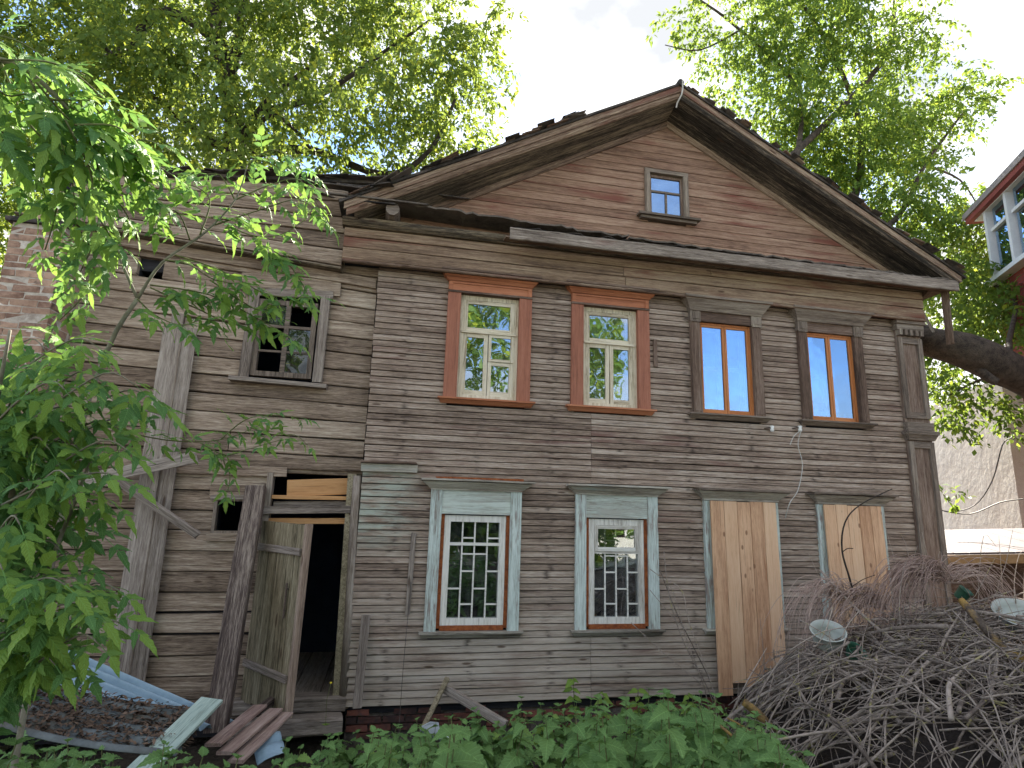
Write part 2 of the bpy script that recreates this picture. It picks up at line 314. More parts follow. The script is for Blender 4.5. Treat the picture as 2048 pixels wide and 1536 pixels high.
leaf_mat('tree_leaf', (0.072, 0.140, 0.034), (0.160, 0.265, 0.058), (0.42, 0.44, 0.045), 0.56, yel=(0.84, 0.98))
leaf_mat('tree_leaf_b', (0.072, 0.150, 0.034), (0.160, 0.285, 0.058), (0.40, 0.45, 0.045), 0.56, yel=(0.84, 0.98))
leaf_mat('maple_leaf', (0.060, 0.160, 0.050), (0.150, 0.310, 0.095), (0.28, 0.42, 0.060), 0.42, veins=True, yel=(0.86, 0.99))
leaf_mat('nettle_leaf', (0.055, 0.130, 0.040), (0.200, 0.345, 0.105), (0.26, 0.40, 0.09), 0.32, veins=True, yel=(0.92, 1.0))
leaf_mat('lime_leaf', (0.16, 0.27, 0.05), (0.24, 0.37, 0.07), (0.32, 0.40, 0.06), 0.45, veins=True)

# ------------------------------------------------------------------ mesh helpers
WLOC = {}
def tag(o, label=None, cat=None, group=None, kind=None):
    if label: o['label'] = label
    if cat: o['category'] = cat
    if group: o['group'] = group
    if kind: o['kind'] = kind
    return o
def empty(name, loc, label, cat, group=None):
    e = bpy.data.objects.new(name, None); col.objects.link(e); e.location = loc; e.empty_display_size = 0.2
    WLOC[e.name] = Vector(loc); return tag(e, label, cat, group)
def link(name, me, parent=None, M=None):
    o = bpy.data.objects.new(name, me); col.objects.link(o)
    if parent is not None:
        o.parent = parent
        if parent.name in WLOC: o.matrix_parent_inverse = Matrix.Translation(-WLOC[parent.name])
    if M is not None: o.matrix_basis = M
    return o
class MB:
    def __init__(s): s.v = []; s.f = []
    def add(s, vs, fs):
        b = len(s.v); s.v += [tuple(p) for p in vs]; s.f += [tuple(i+b for i in f) for f in fs]; return s
    def box(s, x0, x1, y0, y1, z0, z1):
        return s.add([(x0, y0, z0), (x1, y0, z0), (x1, y1, z0), (x0, y1, z0), (x0, y0, z1), (x1, y0, z1), (x1, y1, z1), (x0, y1, z1)],
                     [(0, 3, 2, 1), (4, 5, 6, 7), (0, 1, 5, 4), (1, 2, 6, 5), (2, 3, 7, 6), (3, 0, 4, 7)])
    def flare(s, x0, x1, z0, z1, yb, yt, dx, back=0.0):
        """moulding that grows outwards from bottom to top, mitred ends"""
        return s.add([(x0, yb, z0), (x1, yb, z0), (x1, back, z0), (x0, back, z0), (x0-dx, yt, z1), (x1+dx, yt, z1), (x1+dx, back, z1), (x0-dx, back, z1)],
                     [(0, 3, 2, 1), (4, 5, 6, 7), (0, 1, 5, 4), (1, 2, 6, 5), (2, 3, 7, 6), (3, 0, 4, 7)])
    def prism(s, prof, x0, x1, nseg=1, fn=None):
        """closed (y,z) profile swept along x; fn(x,y,z) bends it"""
        n = len(prof); vs = []
        for k in range(nseg+1):
            x = x0+(x1-x0)*k/nseg
            for (y, z) in prof: vs.append(fn(x, y, z) if fn else (x, y, z))
        fs = []
        for k in range(nseg):
            for i in range(n):
                j = (i+1) % n; fs.append((k*n+i, k*n+j, (k+1)*n+j, (k+1)*n+i))
        fs.append(tuple(reversed(range(n)))); fs.append(tuple(nseg*n+i for i in range(n)))
        return s.add(vs, fs)
    def tube(s, pts, radii, n=6, cap=True):
        pts = [Vector(p) for p in pts]; vs = []; m = len(pts)
        t = (pts[1]-pts[0]).normalized(); a = t.orthogonal().normalized()
        for i, p in enumerate(pts):
            t = (pts[min(i+1, m-1)]-pts[max(i-1, 0)]).normalized()
            a = (a-t*a.dot(t)); a = a.normalized() if a.length > 1e-6 else t.orthogonal().normalized(); b = t.cross(a)
            r = radii[i] if isinstance(radii, (list, tuple)) else radii
            for k in range(n):
                th = 2*math.pi*k/n; vs.append(p+(a*math.cos(th)+b*math.sin(th))*r)
        fs = [(i*n+k, i*n+(k+1) % n, (i+1)*n+(k+1) % n, (i+1)*n+k) for i in range(m-1) for k in range(n)]
        if cap: fs.append(tuple(reversed(range(n)))); fs.append(tuple((m-1)*n+k for k in range(n)))
        return s.add(vs, fs)
    def mesh(s, name, mat, smooth=False):
        me = bpy.data.meshes.new(name); me.from_pydata(s.v, [], s.f)
        me.materials.append(MAT[mat])
        if smooth: me.polygons.foreach_set('use_smooth', [True]*len(me.polygons))
        me.update(); return me
    def build(s, name, mat, parent=None, smooth=False, frame=None):
        if frame is not None:
            inv = frame.inverted(); s.v = [tuple(inv @ Vector(p)) for p in s.v]
        return link(name, s.mesh(name, mat, smooth), parent, frame)
def board_mesh(L, w, t, nseg=4, bev=0.004, warp=0.0, seed=0, ragged=0.0):
    """board along local x 0..L, width in y, thickness in z, chamfered and slightly warped"""
    q = random.Random(seed); a, b = q.random()*9, q.random()*9
    hw, ht = w/2, t/2
    prof = [(-hw+bev, -ht), (hw-bev, -ht), (hw, -ht+bev), (hw, ht-bev), (hw-bev, ht), (-hw+bev, ht), (-hw, ht-bev), (-hw, -ht+bev)]
    vs = []; n = 8
    for k in range(nseg+1):
        x = L*k/nseg; dy = warp*mnoise.noise((x*0.9, a, 0)); dz = warp*mnoise.noise((x*0.9, b, 5))
        for (y, z) in prof:
            e = (q.random()-0.5)*2*ragged if k in (0, nseg) else 0
            vs.append((x+e, y+dy+(q.random()-0.5)*bev*0.6, z+dz))
    fs = [(k*n+i, k*n+(i+1) % n, (k+1)*n+(i+1) % n, (k+1)*n+i) for k in range(nseg) for i in range(n)]
    fs += [tuple(reversed(range(n))), tuple(nseg*n+i for i in range(n))]
    m = MB(); m.add(vs, fs); return m
def frame_from(p, q, side):
    """matrix: x from p to q, y ~ width direction 'side'"""
    p, q = Vector(p), Vector(q); x = (q-p).normalized(); sd_ = Vector(side); z = x.cross(sd_).normalized(); y = z.cross(x)
    return Matrix(((x.x, y.x, z.x, p.x), (x.y, y.y, z.y, p.y), (x.z, y.z, z.z, p.z), (0, 0, 0, 1)))
def plank(name, p, q, w, t, side, mat, parent=None, warp=0.0, nseg=5, ragged=0.0, bev=0.004):
    L = (Vector(q)-Vector(p)).length
    return link(name, board_mesh(L, w, t, nseg, bev, warp, rnd.randrange(9999), ragged).mesh(name, mat), parent, frame_from(p, q, side))
def holes_wall(m, x0, x1, z0, z1, y0, y1, holes):
    xs = sorted({x0, x1, *[h[0] for h in holes], *[h[1] for h in holes]}); zs = sorted({z0, z1, *[h[2] for h in holes], *[h[3] for h in holes]})
    V = {}; 
    def vid(i, j, y):
        k = (i, j, y)
        if k not in V: V[k] = len(vs); vs.append((xs[i], y, zs[j]))
        return V[k]
    vs = []; fs = []
    solid = lambda i, j: 0 <= i < len(xs)-1 and 0 <= j < len(zs)-1 and not any(h[0] < (xs[i]+xs[i+1])/2 < h[1] and h[2] < (zs[j]+zs[j+1])/2 < h[3] for h in holes)
    for i in range(len(xs)-1):
        for j in range(len(zs)-1):
            if not solid(i, j): continue
            fs.append((vid(i, j, y0), vid(i+1, j, y0), vid(i+1, j+1, y0), vid(i, j+1, y0)))
            fs.append((vid(i, j, y1), vid(i, j+1, y1), vid(i+1, j+1, y1), vid(i+1, j, y1)))
            for (di, dj, a, b) in ((-1, 0, (i, j), (i, j+1)), (1, 0, (i+1, j+1), (i+1, j)), (0, -1, (i+1, j), (i, j)), (0, 1, (i, j+1), (i+1, j+1))):
                if not solid(i+di, j+dj):
                    fs.append((vid(*a, y0), vid(*b, y0), vid(*b, y1), vid(*a, y1)))
    m.add(vs, fs)

def smooth_path(pts, k=5):
    pts = [Vector(p) for p in pts]; out = []
    for i in range(len(pts)-1):
        p0, p1, p2, p3 = pts[max(i-1, 0)], pts[i], pts[i+1], pts[min(i+2, len(pts)-1)]
        for j in range(k):
            t = j/k; out.append(0.5*((2*p1)+(p2-p0)*t+(2*p0-5*p1+4*p2-p3)*t*t+(3*p1-p0-3*p2+p3)*t**3))
    out.append(pts[-1]); return out

def ground_z(x, y):
    t = min(1, max(0, (-0.7-y)/3.6)); t = t*t*(3-2*t)
    z = -0.42+0.87*t
    if y < -14: return z+0.05*mnoise.noise((x*0.25, y*0.25, 3))
    return z+0.035*mnoise.noise((x*0.9, y*0.9, 0))+0.05*mnoise.noise((x*0.25, y*0.25, 3))

# ------------------------------------------------------------------ ground
def build_ground():
    fx = sorted(set([-90, -60, -40, -25, -15]+[round(-9+0.3*i, 2) for i in range(74)]+[16, 25, 40, 60, 90]))
    fy = sorted(set([-90, -60, -40, -25, -15]+[round(-9+0.3*i, 2) for i in range(41)]+[4.5, 7, 12, 20, 40, 70, 120]))
    vs = [(x, y, ground_z(x, y)) for y in fy for x in fx]; nx = len(fx)
    fs = [(j*nx+i, j*nx+i+1, (j+1)*nx+i+1, (j+1)*nx+i) for j in range(len(fy)-1) for i in range(nx-1)]
    m = MB(); m.add(vs, fs); tag(m.build('ground', 'soil', smooth=True), kind='structure')
build_ground()
def build_bounce_yard():  # pale ground added behind the camera to bounce sunlight onto the facade
    xs = [-40+4*i for i in range(24)]; ys = [-46+2*j for j in range(19)]
    vs = [(x, y+(0.5*mnoise.noise((x*0.3, 0, 0)) if y == ys[-1] else 0), ground_z(x, y)+0.03) for y in ys for x in xs]; nx = len(xs)
    m = MB(); m.add(vs, [(j*nx+i, j*nx+i+1, (j+1)*nx+i+1, (j+1)*nx+i) for j in range(len(ys)-1) for i in range(nx-1)])
    tag(m.build('bounce_yard', 'bounce_gravel', None, True), kind='structure')
build_bounce_yard()

# ------------------------------------------------------------------ wooden house
house = empty('wooden_house', (4, 4, -0.42), 'abandoned two storey weathered timber house with plank siding and gabled front', 'house')
UP_W = [(0.896, 1.996), (2.543, 3.643), (4.252, 5.339), (5.930, 7.000)]
LO_W = [(0.820, 1.926), (2.620, 3.710), (4.357, 5.439), (6.038, 7.086)]
ZS_U, ZS_L = 3.50, 0.77
openings = [(UP_W[0][0]+.16, UP_W[0][1]-.16, 3.50, 4.87), (UP_W[1][0]+.16, UP_W[1][1]-.16, 3.50, 4.87),
            (UP_W[2][0]+.145, UP_W[2][1]-.145, 3.50, 4.80), (UP_W[3][0]+.145, UP_W[3][1]-.145, 3.50, 4.80),
            (LO_W[0][0]+.14, LO_W[0][1]-.14, .78, 2.10), (LO_W[1][0]+.14, LO_W[1][1]-.14, .78, 2.10)]
m = MB(); holes_wall(m, 0.02, 8.0, -0.08, 5.72, 0.03, 0.20, openings)
main_wall = m.build('main_wall', 'dark_interior', house)
m = MB(); m.box(0.02, 0.20, 0.201, 9.0, -0.08, 5.72); m.build('side_wall', 'interior_wall', house)
m = MB(); m.box(7.82, 8.0, 0.201, 9.0, -0.08, 5.72); m.build('side_wall', 'siding', house)
m = MB(); m.box(0.201, 7.819, 8.82, 9.0, -0.08, 5.72); m.build('back_wall', 'siding', house)
m = MB(); m.box(0.201, 7.819, 4.4, 4.5, 0.1, 5.6); m.build('partition_wall', 'interior_wall', house)
m = MB(); m.box(0.201, 7.819, 0.201, 8.819, 2.72, 2.86); m.build('upper_floor', 'interior_wall', house)
m = MB(); m.box(0.201, 7.819, 0.201, 8.819, 5.62, 5.72); m.build('ceiling', 'interior_wall', house)
m = MB(); m.box(0.201, 7.819, 0.201, 8.819, -0.08, 0.06); m.build('ground_floor', 'interior_wall', house)

def sag(x, z):  # gentle settling of the old wall
    return 0.014*mnoise.noise((x*0.35, z*0.3, 1.7))
NROW = 68; RH = 5.16/NROW
def siding_row(i):
    z0 = i*RH; z1 = z0+RH; cuts = []
    for (a, b) in UP_W:
        if z1 > ZS_U-0.03 and z0 < 5.06: cuts.append((a+0.05, b-0.05))
    for (a, b) in LO_W:
        if z1 > ZS_L-0.03 and z0 < 2.42: cuts.append((a+0.05, b-0.05))
    segs = []; x = 0.0
    for (a, b) in sorted(cuts): segs.append((x, a)); x = b
    segs.append((x, 7.60))
    if not cuts: segs = [(0.0, 2.828), (2.832, 7.60)]
    for (xa, xb) in segs:
        q = random.Random(i*77+int(xa*13)); dy = (q.random()-0.5)*0.006; t0, t1 = (q.random()-0.5)*0.005, (q.random()-0.5)*0.005
        e0 = (q.random()*0.012 if xa == 0 else 0)
        if i < 2 and q.random() < 0.6: dy -= 0.006
        prof = [(0.028, z0), (-0.018+dy, z0+0.001), (-0.022+dy, z0+0.006), (-0.014+dy, z1-0.008), (0.006, z1-0.005), (0.028, z1-0.002)]
        L = xb-xa
        fn = lambda x, y, z: (x, y+0.010*mnoise.noise((x*0.8, i*3.1, 2)) if y < 0.01 else y, z+sag(x, z)+(t0+(t1-t0)*(x-xa)/L if y < 0.02 else 0))
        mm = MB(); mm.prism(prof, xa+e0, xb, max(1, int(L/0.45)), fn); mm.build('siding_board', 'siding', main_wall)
for i in range(NROW): siding_row(i)

# nails and rust streak heads along two stud lines are part of the grain; corner patch board left of the lower windows
plank('patch_board', (-0.015, -0.035, 2.60), (0.64, -0.035, 2.605), 0.095, 0.05, (0, 0, 1), 'weathered_cornice', house)
plank('patch_board_cap', (-0.02, -0.06, 2.665), (0.62, -0.06, 2.67), 0.11, 0.028, (0, 1, 0), 'trim_dark', house, ragged=0.02)

def sash(parent, xa, xb, za, zb, y, sw, mat, matz, glass='glass', depth=0.035, rail_b=None):
    rb = rail_b or sw
    for (a, b) in ((xa, xa+sw), (xb-sw, xb)):
        m = MB(); m.box(a, b, y, y+depth, za, zb); m.build('sash_stile', matz, parent)
    for (a, b) in ((za, za+rb), (zb-sw, zb)):
        m = MB(); m.box(xa+sw, xb-sw, y+0.002, y+depth-0.002, a, b); m.build('sash_rail', mat, parent)
    if glass:
        g = MB(); g.box(xa+sw-0.004, xb-sw+0.004, y+depth*0.5-0.002, y+depth*0.5+0.002, za+rb-0.004, zb-sw+0.004); g.build('pane', glass, parent)
def frame_box(m, a0, a1, z0, z1, fw, y0, y1):
    m.box(a0, a0+fw, y0, y1, z0, z1); m.box(a1-fw, a1, y0, y1, z0, z1)
    m.box(a0+fw, a1-fw, y0+0.002, y1-0.002, z0, z0+fw); m.box(a0+fw, a1-fw, y0+0.002, y1-0.002, z1-fw, z1)
def sill_piece(x0, x1, z, mat, parent, d=0.11, ext=0.065):
    m = MB(); m.box(x0-ext, x1+ext, -d, 0.02, z-0.022, z)
    m.flare(x0-ext*0.35, x1+ext*0.35, z-0.072, z-0.0225, -0.045, -d+0.02, ext*0.4, 0.02)
    m.build('window_sill', mat, parent)

def upper_brown(k, label, fort):
    x0, x1 = UP_W[k]; cw = 0.165; a0, a1 = x0+cw, x1-cw
    fr = MB(); frame_box(fr, a0, a1, 3.502, 4.868, 0.055, 0.005, 0.10)
    w = fr.build('window', 'cream_paint_z', house); w['label'] = label
    for (xa, xb) in ((x0, a0), (a1, x1)):
        m = MB(); m.box(xa, xb, -0.062, 0.025, 3.502, 4.872); m.build('casing', 'brown_paint_z', w)
    h = MB(); h.box(x0-0.004, x1+0.004, -0.075, 0.02, 4.873, 4.90); h.build('casing_bead', 'trim_dark', w)
    h = MB(); h.box(x0, x1, -0.055, 0.02, 4.9005, 5.025)
    h.box(x0+0.005, x0+0.055, -0.070, -0.0555, 4.901, 5.02); h.box(x1-0.055, x1-0.005, -0.070, -0.0555, 4.901, 5.02)
    h.box(x0+0.0555, x1-0.0555, -0.068, -0.0555, 4.995, 5.02)
    h.build('head_panel', 'brown_paint', w)
    h = MB(); h.flare(x0-0.008, x1+0.008, 5.0255, 5.065, -0.078, -0.105, 0.03, 0.02); h.flare(x0-0.045, x1+0.045, 5.0655, 5.132, -0.112, -0.165, 0.05, 0.02)
    h.build('head_cornice', 'brown_paint', w)
    h = MB(); h.box(x0-0.105, x1+0.105, -0.185, 0.02, 5.1325, 5.158); h.build('cornice_cap', 'trim_dark', w)
    sill_piece(x0, x1, 3.50, 'brown_paint', w)
    i0, i1, j0, j1 = a0+0.056, a1-0.056, 3.558, 4.812; zt = j0+0.655*(j1-j0); xm = (i0+i1)/2
    sash(w, i0, i1, zt+0.012, j1, 0.012, 0.05, 'cream_paint', 'cream_paint_z')
    m = MB(); m.box(i0-0.03, i1+0.03, -0.012, 0.06, zt-0.016, zt+0.0115); m.build('transom', 'cream_paint', w)
    sash(w, i0, xm-0.004, j0, zt-0.0165, 0.012, 0.052, 'cream_paint', 'cream_paint_z', rail_b=0.06)
    if fort:
        zz = j0+0.355*(j1-j0)
        sash(w, xm+0.004, i1, j0, zz-0.002, 0.012, 0.046, 'cream_paint', 'cream_paint_z', rail_b=0.06)
        sash(w, xm+0.004, i1, zz+0.002, zt-0.0165, 0.000, 0.036, 'cream_paint', 'cream_paint_z')
    else:
        sash(w, xm+0.004, i1, j0, zt-0.0165, 0.012, 0.052, 'cream_paint', 'cream_paint_z', rail_b=0.06)
    # inner winter frame
    m = MB(); frame_box(m, a0+0.03, a1-0.03, 3.53, 4.84, 0.05, 0.145, 0.185); m.box(a0+0.08, a1-0.08, 0.147, 0.183, zt-0.06, zt-0.01); m.build('inner_frame', 'white_paint', w)
    return w
upper_brown(0, 'cream framed window with small vent pane in reddish brown casing, upper floor by the annex', True)
upper_brown(1, 'cream framed window in reddish brown casing beside the short nailed batten', False)

def upper_dark(k, label):
    x0, x1 = UP_W[k]; cw = 0.145; a0, a1 = x0+cw, x1-cw
    fr = MB(); frame_box(fr, a0, a1, 3.502, 4.798, 0.026, -0.01, 0.10)
    w = fr.build('window', 'orange_paint_z', house); w['label'] = label
    for (xa, xb) in ((x0, a0), (a1, x1)):
        m = MB(); m.box(xa, xb, -0.060, 0.025, 3.502, 4.80); m.box(xa+0.012, xb-0.012, -0.068, -0.0605, 3.53, 4.78); m.build('casing', 'trim_dark_z', w)
        m = MB(); m.box(xa-0.006, xb+0.006, -0.078, 0.02, 4.8005, 4.94); m.box(xa+0.03, xb-0.03, -0.086, -0.0785, 4.825, 4.92); m.box(xa, xb, -0.084, -0.0785, 4.7805, 4.80); m.build('casing_block', 'grey_trim_z', w)
    h = MB(); h.box(a0+0.0065, a1-0.0065, -0.058, 0.02, 4.801, 4.94); h.build('head_panel', 'trim_dark', w)
    h = MB(); h.flare(x0-0.012, x1+0.012, 4.941, 4.99, -0.088, -0.11, 0.02, 0.02); h.flare(x0-0.036, x1+0.036, 4.9905, 5.10, -0.114, -0.175, 0.075, 0.02)
    h.box(x0-0.125, x1+0.125, -0.195, 0.02, 5.1005, 5.135); h.build('head_cornice', 'grey_trim', w)
    sill_piece(x0, x1, 3.50, 'grey_trim', w, 0.12, 0.07)
    i0, i1, j0, j1 = a0+0.0265, a1-0.0265, 3.529, 4.771; xm = (i0+i1)/2
    for (xa, xb) in ((i0, xm-0.003), (xm+0.003, i1)):
        sash(w, xa, xb, j0, j1, 0.000, 0.032, 'orange_paint', 'orange_paint_z', 'glass_clean', rail_b=0.045)
    m = MB(); frame_box(m, a0+0.02, a1-0.02, 3.53, 4.78, 0.055, 0.135, 0.185); m.box(xm-0.03, xm+0.03, 0.137, 0.183, 3.585, 4.725)
    m.box(a0+0.075, xm-0.0305, 0.138, 0.182, 4.16, 4.21); m.box(xm+0.0305, a1-0.075, 0.138, 0.182, 4.16, 4.21); m.build('inner_frame', 'white_paint_z', w)
    if k == 3:
        m = MB(); m.box(a0+0.07, xm-0.04, 0.10, 0.13, 3.72, 3.80); m.build('loose_slat', 'grey_plank', w)
        m = MB(); m.box(a0+0.076, xm-0.033, 0.188, 0.198, 3.59, 3.70); m.build('curtain', 'curtain', w)
    return w
upper_dark(2, 'two-casement window with bright orange sashes in dark weathered casing, above the left boarded window')
upper_dark(3, 'two-casement orange window nearest the corner pilaster, with a loose slat behind the glass')

def lower_blue(k, label, vent):
    x0, x1 = LO_W[k]; cw = 0.135; a0, a1 = x0+cw, x1-cw
    fr = MB(); frame_box(fr, a0+0.045, a1-0.045, 0.83, 2.075, 0.075, -0.015, 0.10)
    w = fr.build('window', 'white_paint_z', house); w['label'] = label
    for (xa, xb) in ((x0, a0), (a1, x1)):
        m = MB(); m.box(xa, xb, -0.060, 0.025, 0.772, 2.37); m.build('casing', 'blue_paint_z', w)
    h = MB(); h.box(a0+0.0005, a1-0.0005, -0.048, 0.02, 2.09, 2.37); h.build('head_panel', 'blue_paint', w)
    m = MB(); m.box(a0+0.001, a0+0.044, -0.022, 0.09, 0.80, 2.089); m.box(a1-0.044, a1-0.001, -0.022, 0.09, 0.80, 2.089); m.box(a0+0.0445, a1-0.0445, -0.026, 0.09, 0.775, 0.829); m.build('rusty_filling', 'rust', w)
    h = MB(); h.box(x0-0.005, x1+0.005, -0.075, 0.02, 2.3705, 2.388); h.flare(x0-0.02, x1+0.02, 2.3885, 2.42, -0.085, -0.115, 0.03, 0.02); h.flare(x0-0.06, x1+0.06, 2.4205, 2.466, -0.12, -0.16, 0.05, 0.02)
    h.build('head_cornice', 'weathered_cornice', w)
    m = board_mesh(x1-x0+0.26, 0.21, 0.026, 6, 0.005, 0.012, k+40, 0.02)
    link('cornice_cap', m.mesh('cornice_cap', 'weathered_cornice'), w, frame_from((x0-0.13, -0.085, 2.482), (x1+0.13, -0.085, 2.484), (0, 1, 0)))
    if k == 0:
        plank('rusty_flashing', (x0+0.05, -0.028, 2.512), (x1+0.02, -0.028, 2.516), 0.03, 0.006, (0, 0, 1), 'rust', w, ragged=0.02)
    sill_piece(x0, x1, 0.77, 'weathered_cornice', w, 0.10, 0.055)
    i0, i1, j0, j1 = a0+0.1205, a1-0.1205, 0.906, 1.999
    zt = j0+(0.765 if not vent else 0.70)*(j1-j0)
    m = MB(); m.box(i0, i1, -0.012, 0.05, zt-0.016, zt+0.016); m.build('transom', 'white_paint', w)
    g = MB(); g.box(i0, i1, 0.026, 0.030, j0, zt-0.0165); g.build('pane', 'glass', w)
    if vent: sash(w, i0, i1, zt+0.0165, j1, -0.022, 0.045, 'white_paint', 'white_paint_z')
    else:
        g = MB(); g.box(i0, i1, 0.026, 0.030, zt+0.0165, j1); g.build('pane', 'glass', w)
    # painted iron grille behind the glass
    m = MB(); W = i1-i0; H = j1-j0
    xs = [i0+W*f for f in (0.25, 0.5, 0.76)]
    for x in xs: m.box(x-0.009, x+0.009, 0.004, 0.016, j0-0.002, j1+0.002)
    lev = {0: (0.30,), 1: (0.14, 0.48, 0.66, 0.83), 2: (0.30, 0.66), 3: (0.14, 0.48, 0.83)}
    ed = [i0-0.009]+xs+[i1+0.009]
    for ci, zz in lev.items():
        for f in zz: m.box(ed[ci]+0.0095, ed[ci+1]-0.0095, 0.005, 0.015, j0+H*f-0.009, j0+H*f+0.009)
    m.build('grille', 'white_paint', w)
    m = MB(); m.box(i0-0.02, i1+0.02, 0.15, 0.175, zt-0.20, zt-0.13); m.build('inner_frame', 'white_paint', w)
    return w
lower_blue(0, 'pale blue cased ground floor window with rusty gaps and white grille, next to the door', False)
lower_blue(1, 'pale blue cased ground floor window with small vent sash, left of the boarded windows', True)

def boarded(k, label, bx, zb):
    x0, x1 = LO_W[k]
    m = MB(); m.box(x0+0.08, x1-0.08, -0.012, 0.03, 0.79, 2.36); w = m.build('window', 'dark_interior', house); w['label'] = label
    m = MB(); m.box(x0, x0+0.10, -0.058, 0.025, 0.772, 2.345); m.box(x0+0.045, x0+0.055, -0.064, -0.0585, 0.80, 2.33); m.build('casing', 'blue_paint_z', w)
    m = MB(); m.box(x1-0.10, x1, -0.058, 0.025, 0.772, 2.345); m.build('casing', 'blue_paint_z', w)
    h = MB(); h.box(x0-0.005, x1+0.005, -0.075, 0.02, 2.352, 2.382); h.flare(x0-0.02, x1+0.02, 2.3825, 2.42, -0.085, -0.12, 0.035, 0.02); h.flare(x0-0.06, x1+0.06, 2.4205, 2.47, -0.125, -0.165, 0.06, 0.02)
    h.build('head_cornice', 'weathered_cornice', w)
    mm = board_mesh(x1-x0+0.28, 0.22, 0.028, 6, 0.005, 0.014, k+60, 0.02)
    link('cornice_cap', mm.mesh('cornice_cap', 'grey_trim'), w, frame_from((x0-0.14, -0.088, 2.487), (x1+0.14, -0.088, 2.488), (0, 1, 0)))
    sill_piece(x0, x1, 0.77, 'weathered_cornice', w, 0.10, 0.055)
    n = 5; wd = (bx[1]-bx[0])/n
    for i in range(n):
        xa = bx[0]+wd*i; zlow = zb[i]; dw = rnd.uniform(-0.006, 0.006)
        lo = (xa+wd/2+dw+rnd.uniform(-0.006, 0.006), -0.132, zlow); hi = (xa+wd/2, -0.090, bx[2]+rnd.uniform(-0.006, 0.006))
        L = (Vector(hi)-Vector(lo)).length
        bm_ = MB(); t = 0.026; q = wd/2-0.003
        bm_.prism([(-q+0.003, -t/2), (q-0.003, -t/2), (q, -t/2+0.003), (q, t/2-0.003), (q-0.003, t/2), (-q+0.003, t/2), (-q, t/2-0.003), (-q, -t/2+0.003)], 0, L, 4)
        # put long axis on local z so the pine grain runs along the board
        bm_.v = [(y, z, x) for (x, y, z) in bm_.v]; bm_.f = [tuple(reversed(f)) for f in bm_.f]
        zax = (Vector(hi)-Vector(lo)).normalized(); xax = Vector((1, 0, 0)); xax = (xax-zax*xax.dot(zax)).normalized(); yax = zax.cross(xax)
        M = Matrix(((xax.x, yax.x, zax.x, lo[0]), (xax.y, yax.y, zax.y, lo[1]), (xax.z, yax.z, zax.z, lo[2]), (0, 0, 0, 1)))
        # local y is thickness
        link('shutter_plank', bm_.mesh('shutter_plank', 'pine'), w, M)
    return w
boarded(2, 'ground floor window boarded with long fresh pine planks reaching the ground', (4.425, 5.375, 2.345), (0.02, 0.16, 0.10, 0.10, 0.12))
boarded(3, 'ground floor window boarded with fresh pine planks behind the brush pile', (6.100, 7.005, 2.345), (0.45, 0.50, 0.48, 0.50, 0.50))

# short nailed battens on the facade
plank('nailed_batten', (3.735, -0.034, 4.10), (3.735, -0.034, 4.48), 0.055, 0.024, (1, 0, 0), 'trim_dark', house)
plank('nailed_batten', (0.628, -0.036, 0.955), (0.645, -0.036, 1.865), 0.058, 0.022, (1, 0, 0), 'grey_plank', house)

# ---- corner pilaster
pl = MB(); pl.box(7.60, 8.03, -0.05, 0.06, 0.0, 5.05); pil = pl.build('corner_pilaster', 'trim_dark_z', house)
for (za, zb) in ((0.25, 3.28), (3.62, 4.84)):
    for (a, b) in ((7.605, 7.68), (7.95, 8.025)):
        m = MB(); m.box(a, b, -0.082, -0.0505, za, zb); m.build('pilaster_stile', 'grey_trim_z', pil)
    for (a, b) in ((za, za+0.09), (zb-0.09, zb)):
        m = MB(); m.box(7.6805, 7.9495, -0.080, -0.0505, a, b); m.build('pilaster_rail', 'grey_trim', pil)
m = MB(); m.flare(7.59, 8.04, 3.3, 3.38, -0.088, -0.13, 0.03, 0.06); m.box(7.55, 8.08, -0.145, 0.06, 3.3805, 3.43); m.box(7.59, 8.04, -0.10, 0.06, 3.4305, 3.56); m.build('pilaster_band', 'grey_trim', pil)
m = MB(); m.box(7.58, 8.05, -0.11, 0.06, 4.955, 5.045); m.box(7.56, 8.07, -0.135, 0.06, 5.0455, 5.10); m.build('pilaster_capital', 'grey_trim', pil)
for i in range(5):
    m = MB(); m.box(7.605+i*0.092, 7.655+i*0.092, -0.125, -0.052, 4.87, 4.9545); m.build('dentil', 'grey_trim_z', pil)

# ---- frieze (boxed entablature)
m = MB(); m.box(-0.42, 8.02, -0.128, 0.028, 5.12, 5.60); frieze = m.build('frieze', 'dark_interior', house)
for (za, zb) in ((5.135, 5.292), (5.297, 5.432), (5.437, 5.556)):
    for (xa, xb) in ((-0.44, 3.9+za*0.0), (3.903, 8.04)):
        off = (zb*7 % 1)*1.5-0.7
        xa2 = xa if xa < 0 else xa+off; xb2 = xb if xb > 8 else xb-0.003+off
        mm = MB(); mm.prism([(-0.127, za), (-0.160, za+0.002), (-0.164, za+0.008), (-0.158, zb-0.007), (-0.150, zb), (-0.127, zb)], xa2, xb2, 9,
                            lambda x, y, z: (x, y, z+0.010*mnoise.noise((x*0.5, za*9, 4)))); mm.build('frieze_board', 'frieze_wood', frieze)
m = MB(); m.prism([(-0.127, 5.09), (-0.172, 5.092), (-0.180, 5.105), (-0.176, 5.128), (-0.127, 5.1335)], -0.435, 8.03, 12); m.build('frieze_bead', 'rake_wood', frieze)
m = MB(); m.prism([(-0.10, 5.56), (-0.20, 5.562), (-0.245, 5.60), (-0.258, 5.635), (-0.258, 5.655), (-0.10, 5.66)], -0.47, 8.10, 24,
                  lambda x, y, z: (x, y, z+(0.016*mnoise.noise((x*2.2, 3, 4)) if z > 5.62 else 0))); m.build('bed_moulding', 'soffit_wood', frieze)
